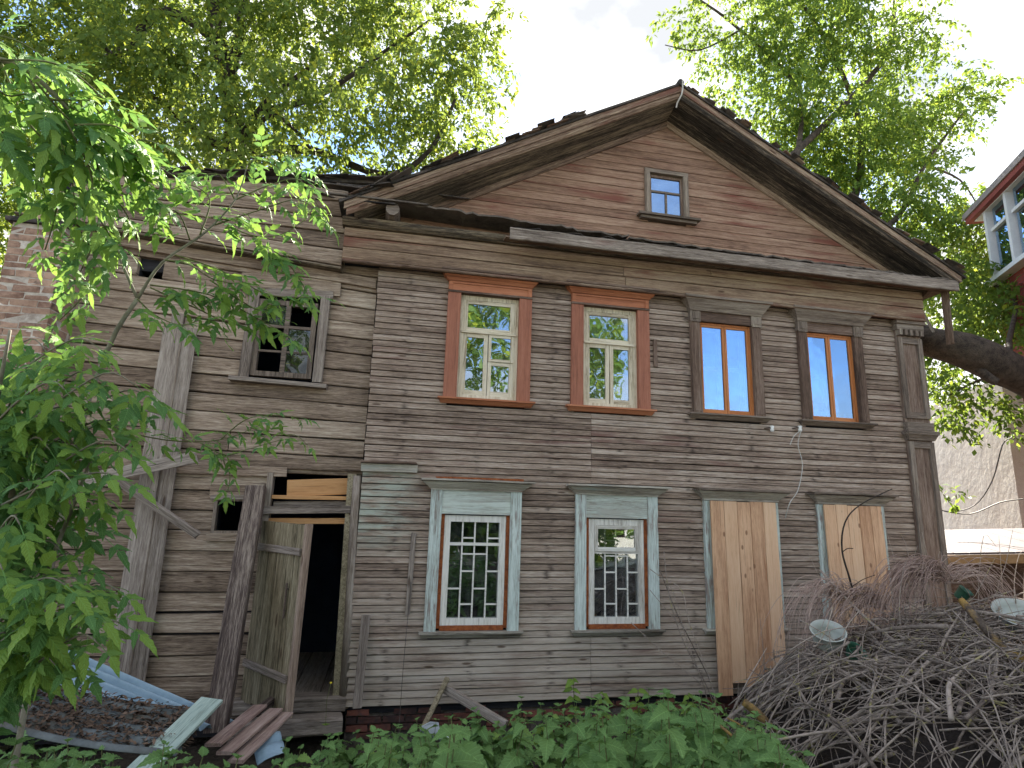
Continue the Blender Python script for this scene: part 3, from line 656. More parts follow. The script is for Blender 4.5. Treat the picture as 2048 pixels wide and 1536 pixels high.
# horizontal cornice shelf, soffit and fascia
m = MB(); m.prism([(-0.44, 5.50), (-0.466, 5.502), (-0.470, 5.51), (-0.466, 5.655), (-0.455, 5.665), (-0.44, 5.665)], 1.60, 8.37, 22,
                  lambda x, y, z: (x, y+0.006*mnoise.noise((x*1.1, 0, 2)), z+(0.012*mnoise.noise((x*2.5, 8, 1)) if z > 5.6 else 0.004*mnoise.noise((x*1.5, 8, 1))))); m.build('cornice_fascia', 'pale_wood', house)
for i, (ya, yb) in enumerate(((-0.438, -0.352), (-0.350, -0.268))):
    m = MB(); m.box(1.55, 8.36, ya, yb, 5.535+i*0.012, 5.555+i*0.012); m.build('cornice_soffit_board', 'rake_wood', house)
m = MB(); m.box(8.105, 8.37, -0.44, 0.3, 5.5705, 5.60); m.build('cornice_return', 'rake_wood', house)
m = MB(); m.prism([(0.0, 5.60), (-0.05, 5.56), (-0.30, 5.56), (0.3, 5.18), (0.3, 5.60)], 8.041, 8.10, 1); m.build('eave_bracket', 'trim_dark', house)
# shelf boards (rotten, tar covered, ragged front edge)
def ragged_sheet(x0, x1, y0, y1, zf, n, mat, name, parent, amp=0.05, seed=1, thick=0.02):
    q = random.Random(seed); m = MB(); vs = []
    for i in range(n+1):
        x = x0+(x1-x0)*i/n; yf = y0+q.uniform(-amp*0.2, amp); zz = q.uniform(-0.010, 0.012)
        z0 = zf(x, yf)+zz; z1 = zf(x, y1)
        vs += [(x, yf, z0), (x, y1, z1), (x, yf+0.004, z0-thick), (x, y1, z1-thick)]
    fs = []
    for i in range(n):
        b = i*4; c = b+4
        fs += [(b, c, c+1, b+1), (b+2, b+3, c+3, c+2), (b, b+2, c+2, c), (b+1, c+1, c+3, b+3)]
    fs += [(0, 1, 3, 2), (n*4, n*4+2, n*4+3, n*4+1)]
    m.add(vs, fs); return m.build(name, mat, parent)
ragged_sheet(-0.35, 3.2, -0.455, 0.02, lambda x, y: 5.85+0.05*(y+0.45)-0.03*x, 46, 'shingle', 'shelf_boards', house, 0.06, 3)
ragged_sheet(3.205, 8.45, -0.475, 0.02, lambda x, y: 5.735-0.012*(x-3.2)+0.12*(y+0.45), 60, 'shingle', 'shelf_boards', house, 0.05, 4)
ragged_sheet(1.7, 8.2, -0.44, -0.05, lambda x, y: 5.70+0.05*(y+0.44), 70, 'roof_tar', 'shelf_tar', house, 0.09, 5, 0.012)
# log end under the shelf
m = MB(); m.tube([(0.13, -0.41, 5.745), (0.13, -0.2, 5.75), (0.13, 0.02, 5.75)], [0.085, 0.095, 0.10], 9); m.build('log_end', 'grey_plank', house)
plank('broken_slat', (-0.62, -0.46, 5.80), (0.55, -0.43, 5.835), 0.05, 0.02, (0, 1, 0), 'shingle', house, 0.02, 6, 0.02)
plank('broken_slat', (-0.5, -0.44, 5.775), (0.15, -0.45, 5.80), 0.04, 0.018, (0, 1, 0), 'shingle', house, 0.02, 6, 0.02)

# ---- gable
SL = 0.545; APX, APZ, XE = 4.0, 8.19, 4.44
zr = lambda x: APZ-SL*abs(x-APX)
m = MB(); gz = 0.50
m.add([(0.3, 0.03, 5.72), (7.7, 0.03, 5.72), (7.7, 0.15, 5.72), (0.3, 0.15, 5.72), (4.0, 0.03, 7.70), (4.0, 0.15, 7.70)], [(0, 1, 4), (3, 5, 2), (0, 4, 5, 3), (1, 2, 5, 4), (0, 3, 2, 1)])
gable = m.build('gable_wall', 'gable_wood', house)
GH = 0.124; z = 5.73; r = 0
GW = (3.63, 4.30, 6.31, 7.06)
while z < 7.72:
    z1 = min(z+GH, 7.80); half = (APZ-0.375-z)/SL; 
    if half < 0.08: break
    segs = [(APX-half, APX+half)]
    if z1 > GW[2]+0.02 and z < GW[3]-0.02: segs = [(APX-half, GW[0]+0.04), (GW[1]-0.04, APX+half)]
    for (xa, xb) in segs:
        q = random.Random(r*31+int(xa*9)); dy = (q.random()-0.5)*0.004; zc = z
        mm = MB(); mm.prism([(0.028, zc), (-0.010+dy, zc+0.001), (-0.014+dy, zc+0.005), (-0.009+dy, z1-0.005), (-0.004+dy, z1-0.001), (0.028, z1-0.0005)], xa, xb, max(2, int((xb-xa)/0.7)),
                            lambda x, y, zz: (x, y, zz+0.006*mnoise.noise((x*0.6, r*2.2, 9)))); mm.build('gable_board', 'gable_wood', gable)
    z = z1; r += 1
# gable window
fr = MB(); frame_box(fr, 3.70, 4.235, 6.335, 6.99, 0.04, -0.006, 0.05)
w = fr.build('window', 'trim_dark_z', house); w['label'] = 'small attic window with three panes in the gable'
for (xa, xb) in ((3.63, 3.705), (4.23, 4.305)):
    m = MB(); m.box(xa, xb, -0.05, 0.02, 6.325, 7.00); m.box(xa+0.015, xb-0.02, -0.06, -0.0505, 6.33, 7.02); m.build('casing', 'grey_trim_z', w)
m = MB(); m.box(3.63, 4.305, -0.052, 0.02, 7.0005, 7.06); m.build('casing', 'grey_trim', w)
m = MB(); m.box(3.50, 4.44, -0.13, 0.02, 6.29, 6.322); m.box(3.54, 4.40, -0.09, 0.02, 6.25, 6.2895); m.build('window_sill', 'grey_trim', w)
m = MB(); m.box(3.741, 4.194, -0.002, 0.03, 6.715, 6.745); m.box(3.955, 3.985, -0.001, 0.029, 6.376, 6.7145); m.build('glazing_bar', 'grey_trim', w)
for (xa, xb, za, zb) in ((3.7415, 4.1935, 6.7455, 6.949), (3.7415, 3.9545, 6.3765, 6.7145), (3.9855, 4.1935, 6.3765, 6.7145)):
    g = MB(); g.box(xa, xb, 0.012, 0.016, za, zb); g.build('pane', 'glass_clean', w)
# rake: fascia, moulding, soffit boards, wall trim on each slope
for side in (-1, 1):
    ang = math.atan(SL)*(-side)
    FRM = Matrix.Translation((APX, 0, APZ)) @ Matrix.Rotation(-ang, 4, 'Y')
    def rake(prof, xe, name, mat, jit=0.0, nseg=12):
        m = MB(); n = len(prof); vs = []
        for k in range(nseg+1):
            xx = APX+side*xe*(1-k/nseg)
            for (y, off) in prof: vs.append((xx, y, zr(xx)-off+(jit*mnoise.noise((xx*1.3, y*4+off*3, 7)))))
        fs = [(k*n+i, k*n+(i+1) % n, (k+1)*n+(i+1) % n, (k+1)*n+i) for k in range(nseg) for i in range(n)]
        fs += [tuple(reversed(range(n))), tuple(nseg*n+i for i in range(n))]
        if side > 0: fs = [tuple(reversed(f)) for f in fs]
        m.add(vs, fs); return m.build(name, mat, house, frame=FRM)
    rake([(-0.425, 0.035), (-0.465, 0.035), (-0.468, 0.04), (-0.462, 0.125), (-0.425, 0.13)], XE, 'rake_fascia', 'rake_wood', 0.006)
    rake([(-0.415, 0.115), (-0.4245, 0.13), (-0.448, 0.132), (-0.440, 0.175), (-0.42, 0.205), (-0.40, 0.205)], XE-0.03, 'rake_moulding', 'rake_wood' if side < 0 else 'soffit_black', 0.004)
    ys = [-0.40, -0.305, -0.205, -0.10, -0.032]
    for i in range(4):
        o0 = 0.205+0.09*(ys[i]+0.40)/0.37; o1 = 0.205+0.09*(ys[i+1]+0.40)/0.37
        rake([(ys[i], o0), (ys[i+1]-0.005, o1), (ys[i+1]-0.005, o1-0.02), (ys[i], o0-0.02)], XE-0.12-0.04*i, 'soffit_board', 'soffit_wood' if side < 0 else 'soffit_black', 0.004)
    rake([(0.02, 0.275), (-0.038, 0.30), (-0.042, 0.306), (-0.036, 0.40), (-0.022, 0.405), (0.02, 0.405)], 3.62, 'rake_trim', 'rake_wood', 0.004)
    rake([(-0.49, 0.0), (9.3, 0.0), (9.3, 0.034), (-0.49, 0.034)], XE+0.06, 'roof_slope', 'roof_tar', 0.01)
m = MB(); m.tube([(4.0, -0.50, 8.19), (4.0, 9.3, 8.19)], 0.05, 8); m.build('ridge_cap', 'roof_tar', house)
# ragged tar paper and broken shingles along the roof edge
for k in range(66):
    side = -1 if k < 34 else 1
    d = rnd.uniform(0.05, 4.42) if side > 0 else rnd.uniform(1.5, 4.45)
    xx = APX+side*d; ln = rnd.uniform(0.10, 0.34)*(1 if side < 0 else 0.75); th = rnd.uniform(0.006, 0.016)
    lift = rnd.uniform(0.002, 0.045 if (side < 0 and 1.7 < d < 2.7) else 0.012)
    m_ = board_mesh(ln, rnd.uniform(0.10, 0.28), th, 3, 0.004, 0.02, k, 0.02)
    tl = 0.11 if side < 0 else 0.03
    M = Matrix.Translation((xx, -0.46+rnd.uniform(-0.02, 0.05), zr(xx)+(lift if side < 0 else 0.006)+0.01)) @ Matrix.Rotation(math.atan(SL)*side, 4, 'Y') @ Matrix.Rotation(rnd.uniform(-tl, tl), 4, 'Y') @ Matrix.Rotation(rnd.uniform(-0.3, 0.3), 4, 'Z')
    link('broken_shingle', m_.mesh('broken_shingle', rnd.choice(['shingle', 'shingle', 'rake_wood'])), house, M)
for k in range(26):   # collapsed shingles where the annex roof meets the eave
    xx = rnd.uniform(-0.75, 0.75); yy = rnd.uniform(-0.42, 0.5)
    zz = 5.98+0.10*rnd.random()+0.16*max(0, xx)+0.08*yy
    M = Matrix.Translation((xx-0.3, yy, zz)) @ Matrix.Rotation(rnd.uniform(-0.5, 0.5), 4, 'Z') @ Matrix.Rotation(rnd.uniform(-0.16, 0.10), 4, 'Y') @ Matrix.Rotation(rnd.uniform(-0.05, 0.25), 4, 'X')
    link('broken_shingle', board_mesh(rnd.uniform(0.3, 0.75), rnd.uniform(0.08, 0.2), 0.016, 4, 0.004, 0.02, 200+k, 0.04).mesh('broken_shingle', rnd.choice(['shingle', 'shingle', 'grey_plank'])), house, M)
m = MB(); m.tube([(4.02, -0.505, 8.21), (4.02, -0.50, 8.08), (4.01, -0.485, 8.00), (3.99, -0.46, 7.95), (3.97, -0.42, 7.90), (3.965, -0.40, 7.84)], 0.011, 6); m.build('ridge_wire', 'wire', house)
plank('hanging_eave_board', (8.30, -0.30, 5.53), (8.50, -0.10, 4.82), 0.10, 0.03, (0.6, -0.8, 0), 'trim_dark', house, 0.03, 6, 0.04)
plank('hanging_eave_board', (8.10, -0.02, 5.50), (8.28, -0.05, 5.0), 0.04, 0.02, (0.6, -0.8, 0), 'grey_plank', house, 0.03, 6, 0.04)

# ---- brick plinth
m = MB(); m.box(0.03, 7.98, 0.06, 0.30, -0.50, -0.02); plinth = m.build('plinth', 'plinth_mortar', house)
for c in range(4):
    z0 = -0.075*(c+1)-0.03-0.004*c; x = 0.04-(0.13 if c % 2 else 0)
    while x < 5.2:
        L = rnd.uniform(0.235, 0.26); xa = max(x, 0.035)
        if rnd.random() < 0.93 and x+L-xa > 0.06:
            q = rnd.uniform(0.0, 0.025); mm = MB(); yy = 0.03-q+(0.05 if rnd.random() < .2 else 0)
            mm.add([(xa, yy+0.006, z0+0.004), (x+L, yy+0.004, z0), (x+L, 0.12, z0), (xa, 0.12, z0), (xa+0.006, yy, z0+0.058), (x+L-0.008, yy+0.003, z0+0.064), (x+L, 0.12, z0+0.066), (xa, 0.12, z0+0.066)],
                   [(0, 3, 2, 1), (4, 5, 6, 7), (0, 1, 5, 4), (1, 2, 6, 5), (2, 3, 7, 6), (3, 0, 4, 7)])
            mm.build('brick', 'plinth_brick', plinth)
        x += L+0.012

# ---- annex (left extension)
AY = 0.10
def atilt(x, z):
    t = max(0.0, min(1.0, (z-2.4)/2.7)); return z+0.075*(-x-0.4)*t
AH = [(-1.50, -0.60, 3.60, 4.66), (-1.57, -1.26, 1.83, 2.17), (-1.02, -0.06, 0.06, 2.50), (-2.78, -2.52, 4.72, 4.84)]
m = MB(); holes_wall(m, -3.9, 0.018, -0.3, 5.35, 0.16, 0.30, AH); annex_wall = m.build('annex_wall', 'dark_interior', house)
m = MB(); m.box(-3.9, -3.75, 0.301, 6.5, -0.3, 5.6); m.build('side_wall', 'annex_wood', house)
m = MB(); m.box(-3.749, 0.018, 6.3, 6.5, -0.3, 5.2); m.build('back_wall', 'annex_wood', house)
m = MB(); m.box(-3.749, 0.017, 2.2, 2.3, 0.05, 5.1); m.build('partition_wall', 'interior_wall', house)
m = MB(); m.box(-3.749, 0.017, 0.301, 6.299, 2.75, 2.85); m.build('upper_floor', 'interior_wall', house)
for i in range(12):
    mm = board_mesh(2.0, 0.305, 0.05, 3, 0.006, 0.01, i); link('floor_board', mm.mesh('floor_board', 'grey_plank'), house, frame_from((-3.6+i*0.315, 0.22, 0.03), (-3.6+i*0.315, 2.2, 0.03), (1, 0, 0)))
z = -0.12; r = 0
while z < 5.12:
    bh = rnd.uniform(0.20, 0.228); z1 = z+bh; cuts = []
    for (xa, xb, za, zb) in AH:
        if z1 > za+0.04 and z < zb-0.04: cuts.append((xa-0.01, xb+0.01))
    segs = []; x = -3.62
    for (a, b) in sorted(cuts):
        if a > x: segs.append((x, a))
        x = max(x, b)
    if x < -0.005: segs.append((x, -0.006))
    if not cuts and r % 2: sp = -2.0+rnd.uniform(-0.4, 0.8); segs = [(-3.62, sp), (sp+0.004, -0.006)]
    for (xa, xb) in segs:
        q = random.Random(r*13+int(xa*7)); gap = 0.004+(0.034*q.random() if 0.2 < z < 1.1 and xa < -1 else 0.003*q.random()); dy = q.uniform(-0.008, 0.008)
        zz0, zz1 = z+gap, z1
        prof = [(0.158, zz0), (AY-0.004+dy, zz0+0.001), (AY-0.012+dy, zz0+0.008), (AY-0.002+dy, zz1-0.010), (AY+0.012+dy, zz1-0.002), (0.158, zz1-0.001)]
        fn = lambda x, y, zz: (x, y+(0.018*mnoise.noise((x*0.9, r*1.7, 3)) if y < 0.15 else 0), atilt(x, zz)+0.010*mnoise.noise((x*0.7, r*2.9+zz*4, 6)))
        mm = MB(); mm.prism(prof, xa+0.004*q.random(), xb-0.004*q.random(), max(2, int((xb-xa)/0.35)), fn); mm.build('annex_plank', 'annex_wood', annex_wall)
    z = z1; r += 1
# upper band of wide boards, slightly oversailing
BTOP = lambda x: 6.17+0.093*(x+0.45); BBOT = lambda x: 5.055-0.075*(x+0.40)
m = MB(); n = 10
vs = []
for k in range(n+1):
    x = -3.72+k*(3.72-0.47)/n
    vs += [(x, -0.02, BBOT(x)+0.02), (x, -0.02, BTOP(x)-0.02), (x, 0.30, BBOT(x)+0.02), (x, 0.30, BTOP(x)-0.02)]
fs = []
for k in range(n):
    b = k*4; c = b+4; fs += [(b, c, c+1, b+1), (b+2, b+3, c+3, c+2), (b+1, c+1, c+3, b+3), (b, b+2, c+2, c)]
fs += [(0, 1, 3, 2), (n*4, n*4+2, n*4+3, n*4+1)]
m.add(vs, fs); band = m.build('annex_parapet', 'dark_interior', house)
for k in range(5):
    f0, f1 = k/5+0.006, (k+1)/5-0.004
    xl = -3.86+0.10*(k if k < 4 else 5.2); mm = MB(); N = 9; prof = [(-0.018, 0), (-0.062, 0.004), (-0.07, 0.03), (-0.062, 0.96), (-0.05, 1.0), (-0.018, 1.0)]
    vs = []
    for j in range(N+1):
        x = xl+(-0.452-xl)*j/N
        for (y, t) in prof:
            tt = f0+(f1-f0)*t; zz = BBOT(x)+(BTOP(x)-BBOT(x))*tt
            vs.append((x, y-0.012*(k == 0)+0.012*mnoise.noise((x*0.8, k*3, 3)), zz+0.008*mnoise.noise((x*1.2, k*5+t, 1))))
    nn = len(prof); fs = [(j*nn+i, j*nn+(i+1) % nn, (j+1)*nn+(i+1) % nn, (j+1)*nn+i) for j in range(N) for i in range(nn)]
    fs += [tuple(reversed(range(nn))), tuple(N*nn+i for i in range(nn))]
    mm.add(vs, fs); mm.build('parapet_board', 'annex_wood', band)
m = MB(); vs = []
prof = [(0.10, 0.0), (-0.085, 0.0), (-0.10, 0.012), (-0.095, 0.030), (0.10, 0.034)]
mm = MB(); mm.prism(prof, -4.05, -0.45, 12, lambda x, y, z: (x, y, BBOT(x)-0.045+z+0.012*mnoise.noise((x*1.1, 1, 1)))); mm.build('annex_cornice', 'soffit_wood', house)
mm = MB(); mm.prism([(0.09, -0.17), (0.045, -0.165), (0.03, -0.05), (0.09, -0.047)], -3.60, -0.02, 12, lambda x, y, z: (x, y, BBOT(x)+z+0.008*mnoise.noise((x*0.8, 4, 1)))); mm.build('under_cornice_board', 'annex_wood', house)
# annex roof: lean-to falling to the back
mm = MB(); mm.prism([(-0.13, 0.0), (6.8, -0.9), (6.8, -0.94), (-0.13, -0.04)], -3.75, 0.1, 10, lambda x, y, z: (x, y, BTOP(x)+0.045+z+0.015*mnoise.noise((x*1.6, y, 1)))); mm.build('annex_roof', 'roof_tar', house)
for k in range(34):
    xx = -3.5+k*0.105+rnd.uniform(-0.03, 0.03); ln = rnd.uniform(0.15, 0.4)
    M = Matrix.Translation((xx, -0.12+rnd.uniform(-0.03, 0.04), BTOP(xx)+0.06)) @ Matrix.Rotation(-0.09, 4, 'Y') @ Matrix.Rotation(rnd.uniform(-0.3, 0.3), 4, 'Z') @ Matrix.Rotation(rnd.uniform(-0.1, 0.1), 4, 'Y')
    link('broken_shingle', board_mesh(ln, rnd.uniform(0.1, 0.2), 0.014, 2, 0.004, 0.01, 400+k, 0.02).mesh('broken_shingle', 'roof_tar'), house, M)

# annex upstairs window
fr = MB(); frame_box(fr, -1.40, -0.70, 3.64, 4.60, 0.06, 0.085, 0.17); w = fr.build('window', 'grey_trim_z', house); w['label'] = 'small unpainted annex window with missing and broken panes'
for (xb_, xt) in ((-1.46, -1.445), (-0.62, -0.615)):
    plank('casing', (xb_, 0.065, 3.60), (xt, 0.065, 4.70), 0.115, 0.035, (1, 0, 0), 'grey_plank', w)
plank('head_board', (-1.62, 0.078, 4.80), (-0.45, 0.078, 4.82), 0.21, 0.03, (0, 0, 1), 'annex_wood', w)
plank('casing', (-1.54, 0.063, 4.67), (-0.53, 0.063, 4.72), 0.10, 0.03, (0, 0, 1), 'grey_plank', w)
plank('window_sill', (-1.60, 0.045, 3.575), (-0.50, 0.045, 3.545), 0.14, 0.05, (0, 1, 0), 'grey_plank', w)
m = MB(); m.box(-1.07, -1.015, 0.088, 0.14, 3.701, 4.539); m.box(-1.339, -1.0705, 0.09, 0.13, 4.25, 4.285); m.box(-1.0145, -0.761, 0.09, 0.13, 4.25, 4.285)
m.box(-1.339, -1.0705, 0.092, 0.128, 3.94, 3.965); m.box(-1.0145, -0.761, 0.092, 0.128, 3.94, 3.965); m.build('glazing_bar', 'grey_trim', w)
for (xa, xb, za, zb) in ((-1.014, -0.762, 3.702, 3.939), (-1.014, -0.762, 3.966, 4.249), (-1.339, -1.071, 4.286, 4.538)):
    g = MB(); g.box(xa, xb, 0.108, 0.112, za, zb); g.build('pane', 'glass_dull', w)
# annex small window beside the door
fr = MB(); frame_box(fr, -1.60, -1.23, 1.80, 2.20, 0.035, 0.07, 0.16); w = fr.build('window', 'grey_trim_z', house); w['label'] = 'tiny dark glassless window left of the open door'
plank('head_board', (-1.66, 0.085, 2.27), (-1.10, 0.085, 2.275), 0.15, 0.03, (0, 0, 1), 'annex_wood', w)
plank('casing', (-1.64, 0.060, 2.20), (-1.20, 0.060, 2.215), 0.05, 0.03, (0, 0, 1), 'grey_plank', w)
plank('casing', (-1.63, 0.062, 1.765), (-1.18, 0.062, 1.775), 0.085, 0.03, (0, 0, 1), 'annex_wood', w)
m = MB(); m.box(-1.265, -1.225, 0.045, 0.062, 2.10, 2.21); m.build('tag_strip', 'teal_tag', w)
# storey belt boards
plank('belt_board', (-2.0, 0.075, 2.60), (-0.02, 0.07, 2.625), 0.125, 0.03, (0, 0, 1), 'annex_wood', house, 0.02, 8)
plank('belt_board', (-2.05, 0.06, 2.515), (-0.86, 0.06, 2.515), 0.11, 0.03, (0, 0, 1), 'annex_wood', house, 0.02, 6, 0.01)
plank('belt_board', (-3.5, 0.07, 2.56), (-2.4, 0.07, 2.56), 0.11, 0.03, (0, 0, 1), 'annex_wood', house, 0.02, 6, 0.01)
# door surround
m = MB(); m.box(-1.06, -0.995, 0.03, 0.155, 0.05, 2.50); df = m.build('door_frame', 'grey_trim_z', house)
plank('door_jamb', (-0.075, 0.06, 0.02), (-0.115, 0.06, 2.52), 0.10, 0.10, (1, 0, 0), 'door_wood', house).matrix_basis
m = MB(); m.tube([(0.0, 0.035, -0.02), (-0.015, 0.03, 1.0), (-0.05, 0.03, 2.10), (-0.055, 0.03, 2.50)], [0.062, 0.060, 0.056, 0.05], 10); m.build('corner_post', 'annex_wood_z', house, True)
plank('lintel', (-1.07, 0.03, 2.075), (-0.10, 0.03, 2.11), 0.085, 0.07, (0, 0, 1), 'grey_plank', house)
plank('lintel_slat', (-1.03, 0.07, 1.955), (-0.11, 0.07, 1.975), 0.065, 0.04, (0, 0, 1), 'pine_x', house)
plank('transom_bar', (-0.99, 0.075, 2.225), (-0.15, 0.075, 2.235), 0.045, 0.05, (0, 0, 1), 'pine_x', house)
plank('transom_board', (-0.84, 0.10, 2.33), (-0.14, 0.10, 2.375), 0.19, 0.022, (0, 0, 1), 'pine_x', house)
plank('transom_board', (-0.97, 0.105, 2.14), (-0.13, 0.105, 2.165), 0.075, 0.022, (0, 0, 1), 'grey_plank', house)
plank('door_threshold', (-1.15, 0.06, 0.02), (0.02, 0.06, 0.03), 0.20, 0.16, (0, 1, 0), 'grey_plank', house, 0.02, 6, 0.01, 0.02)
plank('door_threshold', (-1.1, -0.12, -0.14), (0.0, -0.10, -0.13), 0.20, 0.18, (0, 1, 0), 'grey_plank', house, 0.02, 6, 0.02, 0.03)
# door leaf, ajar and sagging
DH, DW, DT = 1.90, 0.80, 0.065
ddir = Vector((math.cos(R(-45)), math.sin(R(-45)), 0)); dnrm = Vector((ddir.y, -ddir.x, 0))
DM = Matrix(((ddir.x, -dnrm.x, 0, -1.07), (ddir.y, -dnrm.y, 0, 0.02), (0, 0, 1, 0.06), (0, 0, 0, 1))) @ Matrix.Rotation(R(1.2), 4, 'Y')
m = MB(); m.box(0.0, DW-0.041, 0.012, 0.05, 0.10, DH); door = m.build('door', 'door_wood', house); door.matrix_basis = DM
door['label'] = 'sagging weathered plank door standing ajar'
pw = [0.20, 0.14, 0.15, 0.15, 0.12]; x = 0.0
for i, wd in enumerate(pw):
    m = MB(); m.box(x+0.002, x+wd-0.002, -0.004-0.003*(i % 2), 0.0115, 0.03+0.02*(i % 3), DH-0.008*(i % 2)); m.build('door_plank', 'door_wood', door); x += wd
m = MB(); m.box(DW-0.0405, DW, -0.012, 0.062, 0.03, DH+0.012); m.build('door_edge', 'door_edge', door)
for (zz, sl) in ((1.62, 0.0), (0.42, -0.03)):
    mm = board_mesh(DW-0.06, 0.075, 0.03, 4, 0.006, 0.006, int(zz*9)); link('door_batten', mm.mesh('door_batten', 'grey_plank'), door, frame_from((0.01, -0.024, zz), (DW-0.055, -0.024, zz+sl), (0, 0, 1)))
m = MB(); m.tube([(0.60, -0.03, 0.95), (0.605, -0.035, 1.30)], 0.010, 6); m.tube([(0.60, -0.008, 1.02), (0.60, -0.04, 1.02)], 0.008, 6); m.tube([(0.605, -0.008, 1.24), (0.605, -0.04, 1.24)], 0.008, 6); m.build('door_handle', 'iron', door)

# boxed pilaster of the annex (two stacked casings)
for (zb, zt, xo, dz) in ((2.60, 4.10, 0.0, 0.0), (0.0, 2.60, -0.02, 0.0)):
    plank('boxed_pilaster', (-2.26+xo, -0.03, zb), (-2.25+xo*0.3, -0.03, zt), 0.21, 0.032, (1, 0, 0), 'grey_plank', house, 0.008, 6)
    plank('boxed_pilaster', (-2.075+xo, -0.008, zb), (-2.08+xo*0.3, -0.008, zt+0.03), 0.145, 0.032, (1, 0.25, 0), 'grey_plank', house, 0.008, 6)
    m = MB(); m.tube([(-2.145+xo, -0.038, zb), (-2.15+xo*.3, -0.038, zt-0.01)], 0.014, 6); m.build('pilaster_bead', 'grey_trim_z', house)
plank('boxed_pilaster', (-2.24, 0.02, 3.95), (-2.235, 0.02, 4.30), 0.13, 0.06, (1, 0, 0), 'grey_plank', house, 0, 2, 0.02)

# ------------------------------------------------------------------ brick pillar at the far left
pillar = empty('brick_pillar', (-3.65, -0.10, -0.42), 'tall old brick pillar at the left end of the annex', 'pillar')
PX0, PX1, PY0, PY1 = -3.88, -3.36, -0.36, 0.14
m = MB(); m.box(PX0+0.003, PX1-0.003, PY0+0.003, PY1+0.3, -0.45, 5.07); m.build('mortar_core', 'mortar', pillar)
def brick_obj(xa, xb, ya, yb, z0, z1):
    q = rnd.uniform; e = 0.006
    vs = [(x+q(-e, e), y+q(-e, e), z+q(-e, e)*0.6) for (x, y, z) in [(xa, ya, z0), (xb, ya, z0), (xb, yb, z0), (xa, yb, z0), (xa, ya, z1), (xb, ya, z1), (xb, yb, z1), (xa, yb, z1)]]
    mm = MB(); mm.add(vs, [(0, 3, 2, 1), (4, 5, 6, 7), (0, 1, 5, 4), (1, 2, 6, 5), (2, 3, 7, 6), (3, 0, 4, 7)])
    mm.build('brick', 'brick', pillar)
CH = 0.0815; c = 0
while c*CH < 5.4:
    z0 = -0.35+c*CH; z1 = z0+CH-0.012
    if z0 > 5.0: break
    if c % 2 == 0:
        xs = [PX0, PX0+0.262]; xr = [PX0+0.25, PX1]
        for i, (a, b) in enumerate(zip(xs, xr)): brick_obj(a, b, PY0, PY0+0.12, z0, z1)
        brick_obj(PX1-0.12, PX1, PY0+0.132, PY0+0.38, z0, z1)
    else:
        xs = [PX0, PX0+0.132]; xr = [PX0+0.12, PX1-0.132]
        for a, b in zip(xs, xr): brick_obj(a, b, PY0, PY0+0.12, z0, z1)
        brick_obj(PX1-0.12, PX1, PY0, PY0+0.25, z0, z1); brick_obj(PX1-0.12, PX1, PY0+0.262, PY1, z0, z1)
    c += 1
m = MB(); m.box(PX0-0.05, PX1+0.05, PY0-0.05, PY1, 5.071, 5.12); m.build('pillar_cap', 'shingle', pillar)
m = MB(); m.box(-3.82, -3.58, -0.25, 0.1, 5.1205, 5.36); m.build('pillar_stub', 'brick', pillar)

# ------------------------------------------------------------------ trees
def np_mesh(name, V, Fq, mat, uv=None, smooth=False):
    """V (n,3) float, Fq (m,k) int faces of one size"""
    me = bpy.data.meshes.new(name); n, (mf, k) = len(V), Fq.shape
    me.vertices.add(n); me.vertices.foreach_set('co', V.astype(np.float32).ravel())
    me.loops.add(mf*k); me.loops.foreach_set('vertex_index', Fq.astype(np.int32).ravel())
    me.polygons.add(mf); me.polygons.foreach_set('loop_start', np.arange(0, mf*k, k, dtype=np.int32))
    me.materials.append(MAT[mat])
    if uv is not None:
        l = me.uv_layers.new(name='UVMap'); l.data.foreach_set('uv', uv.astype(np.float32).ravel())
    if smooth: me.polygons.foreach_set('use_smooth', np.ones(mf, bool))
    me.update(calc_edges=True); me.validate(); return me
def nrm(a): return a/np.maximum(1e-9, np.linalg.norm(a, axis=-1, keepdims=True))
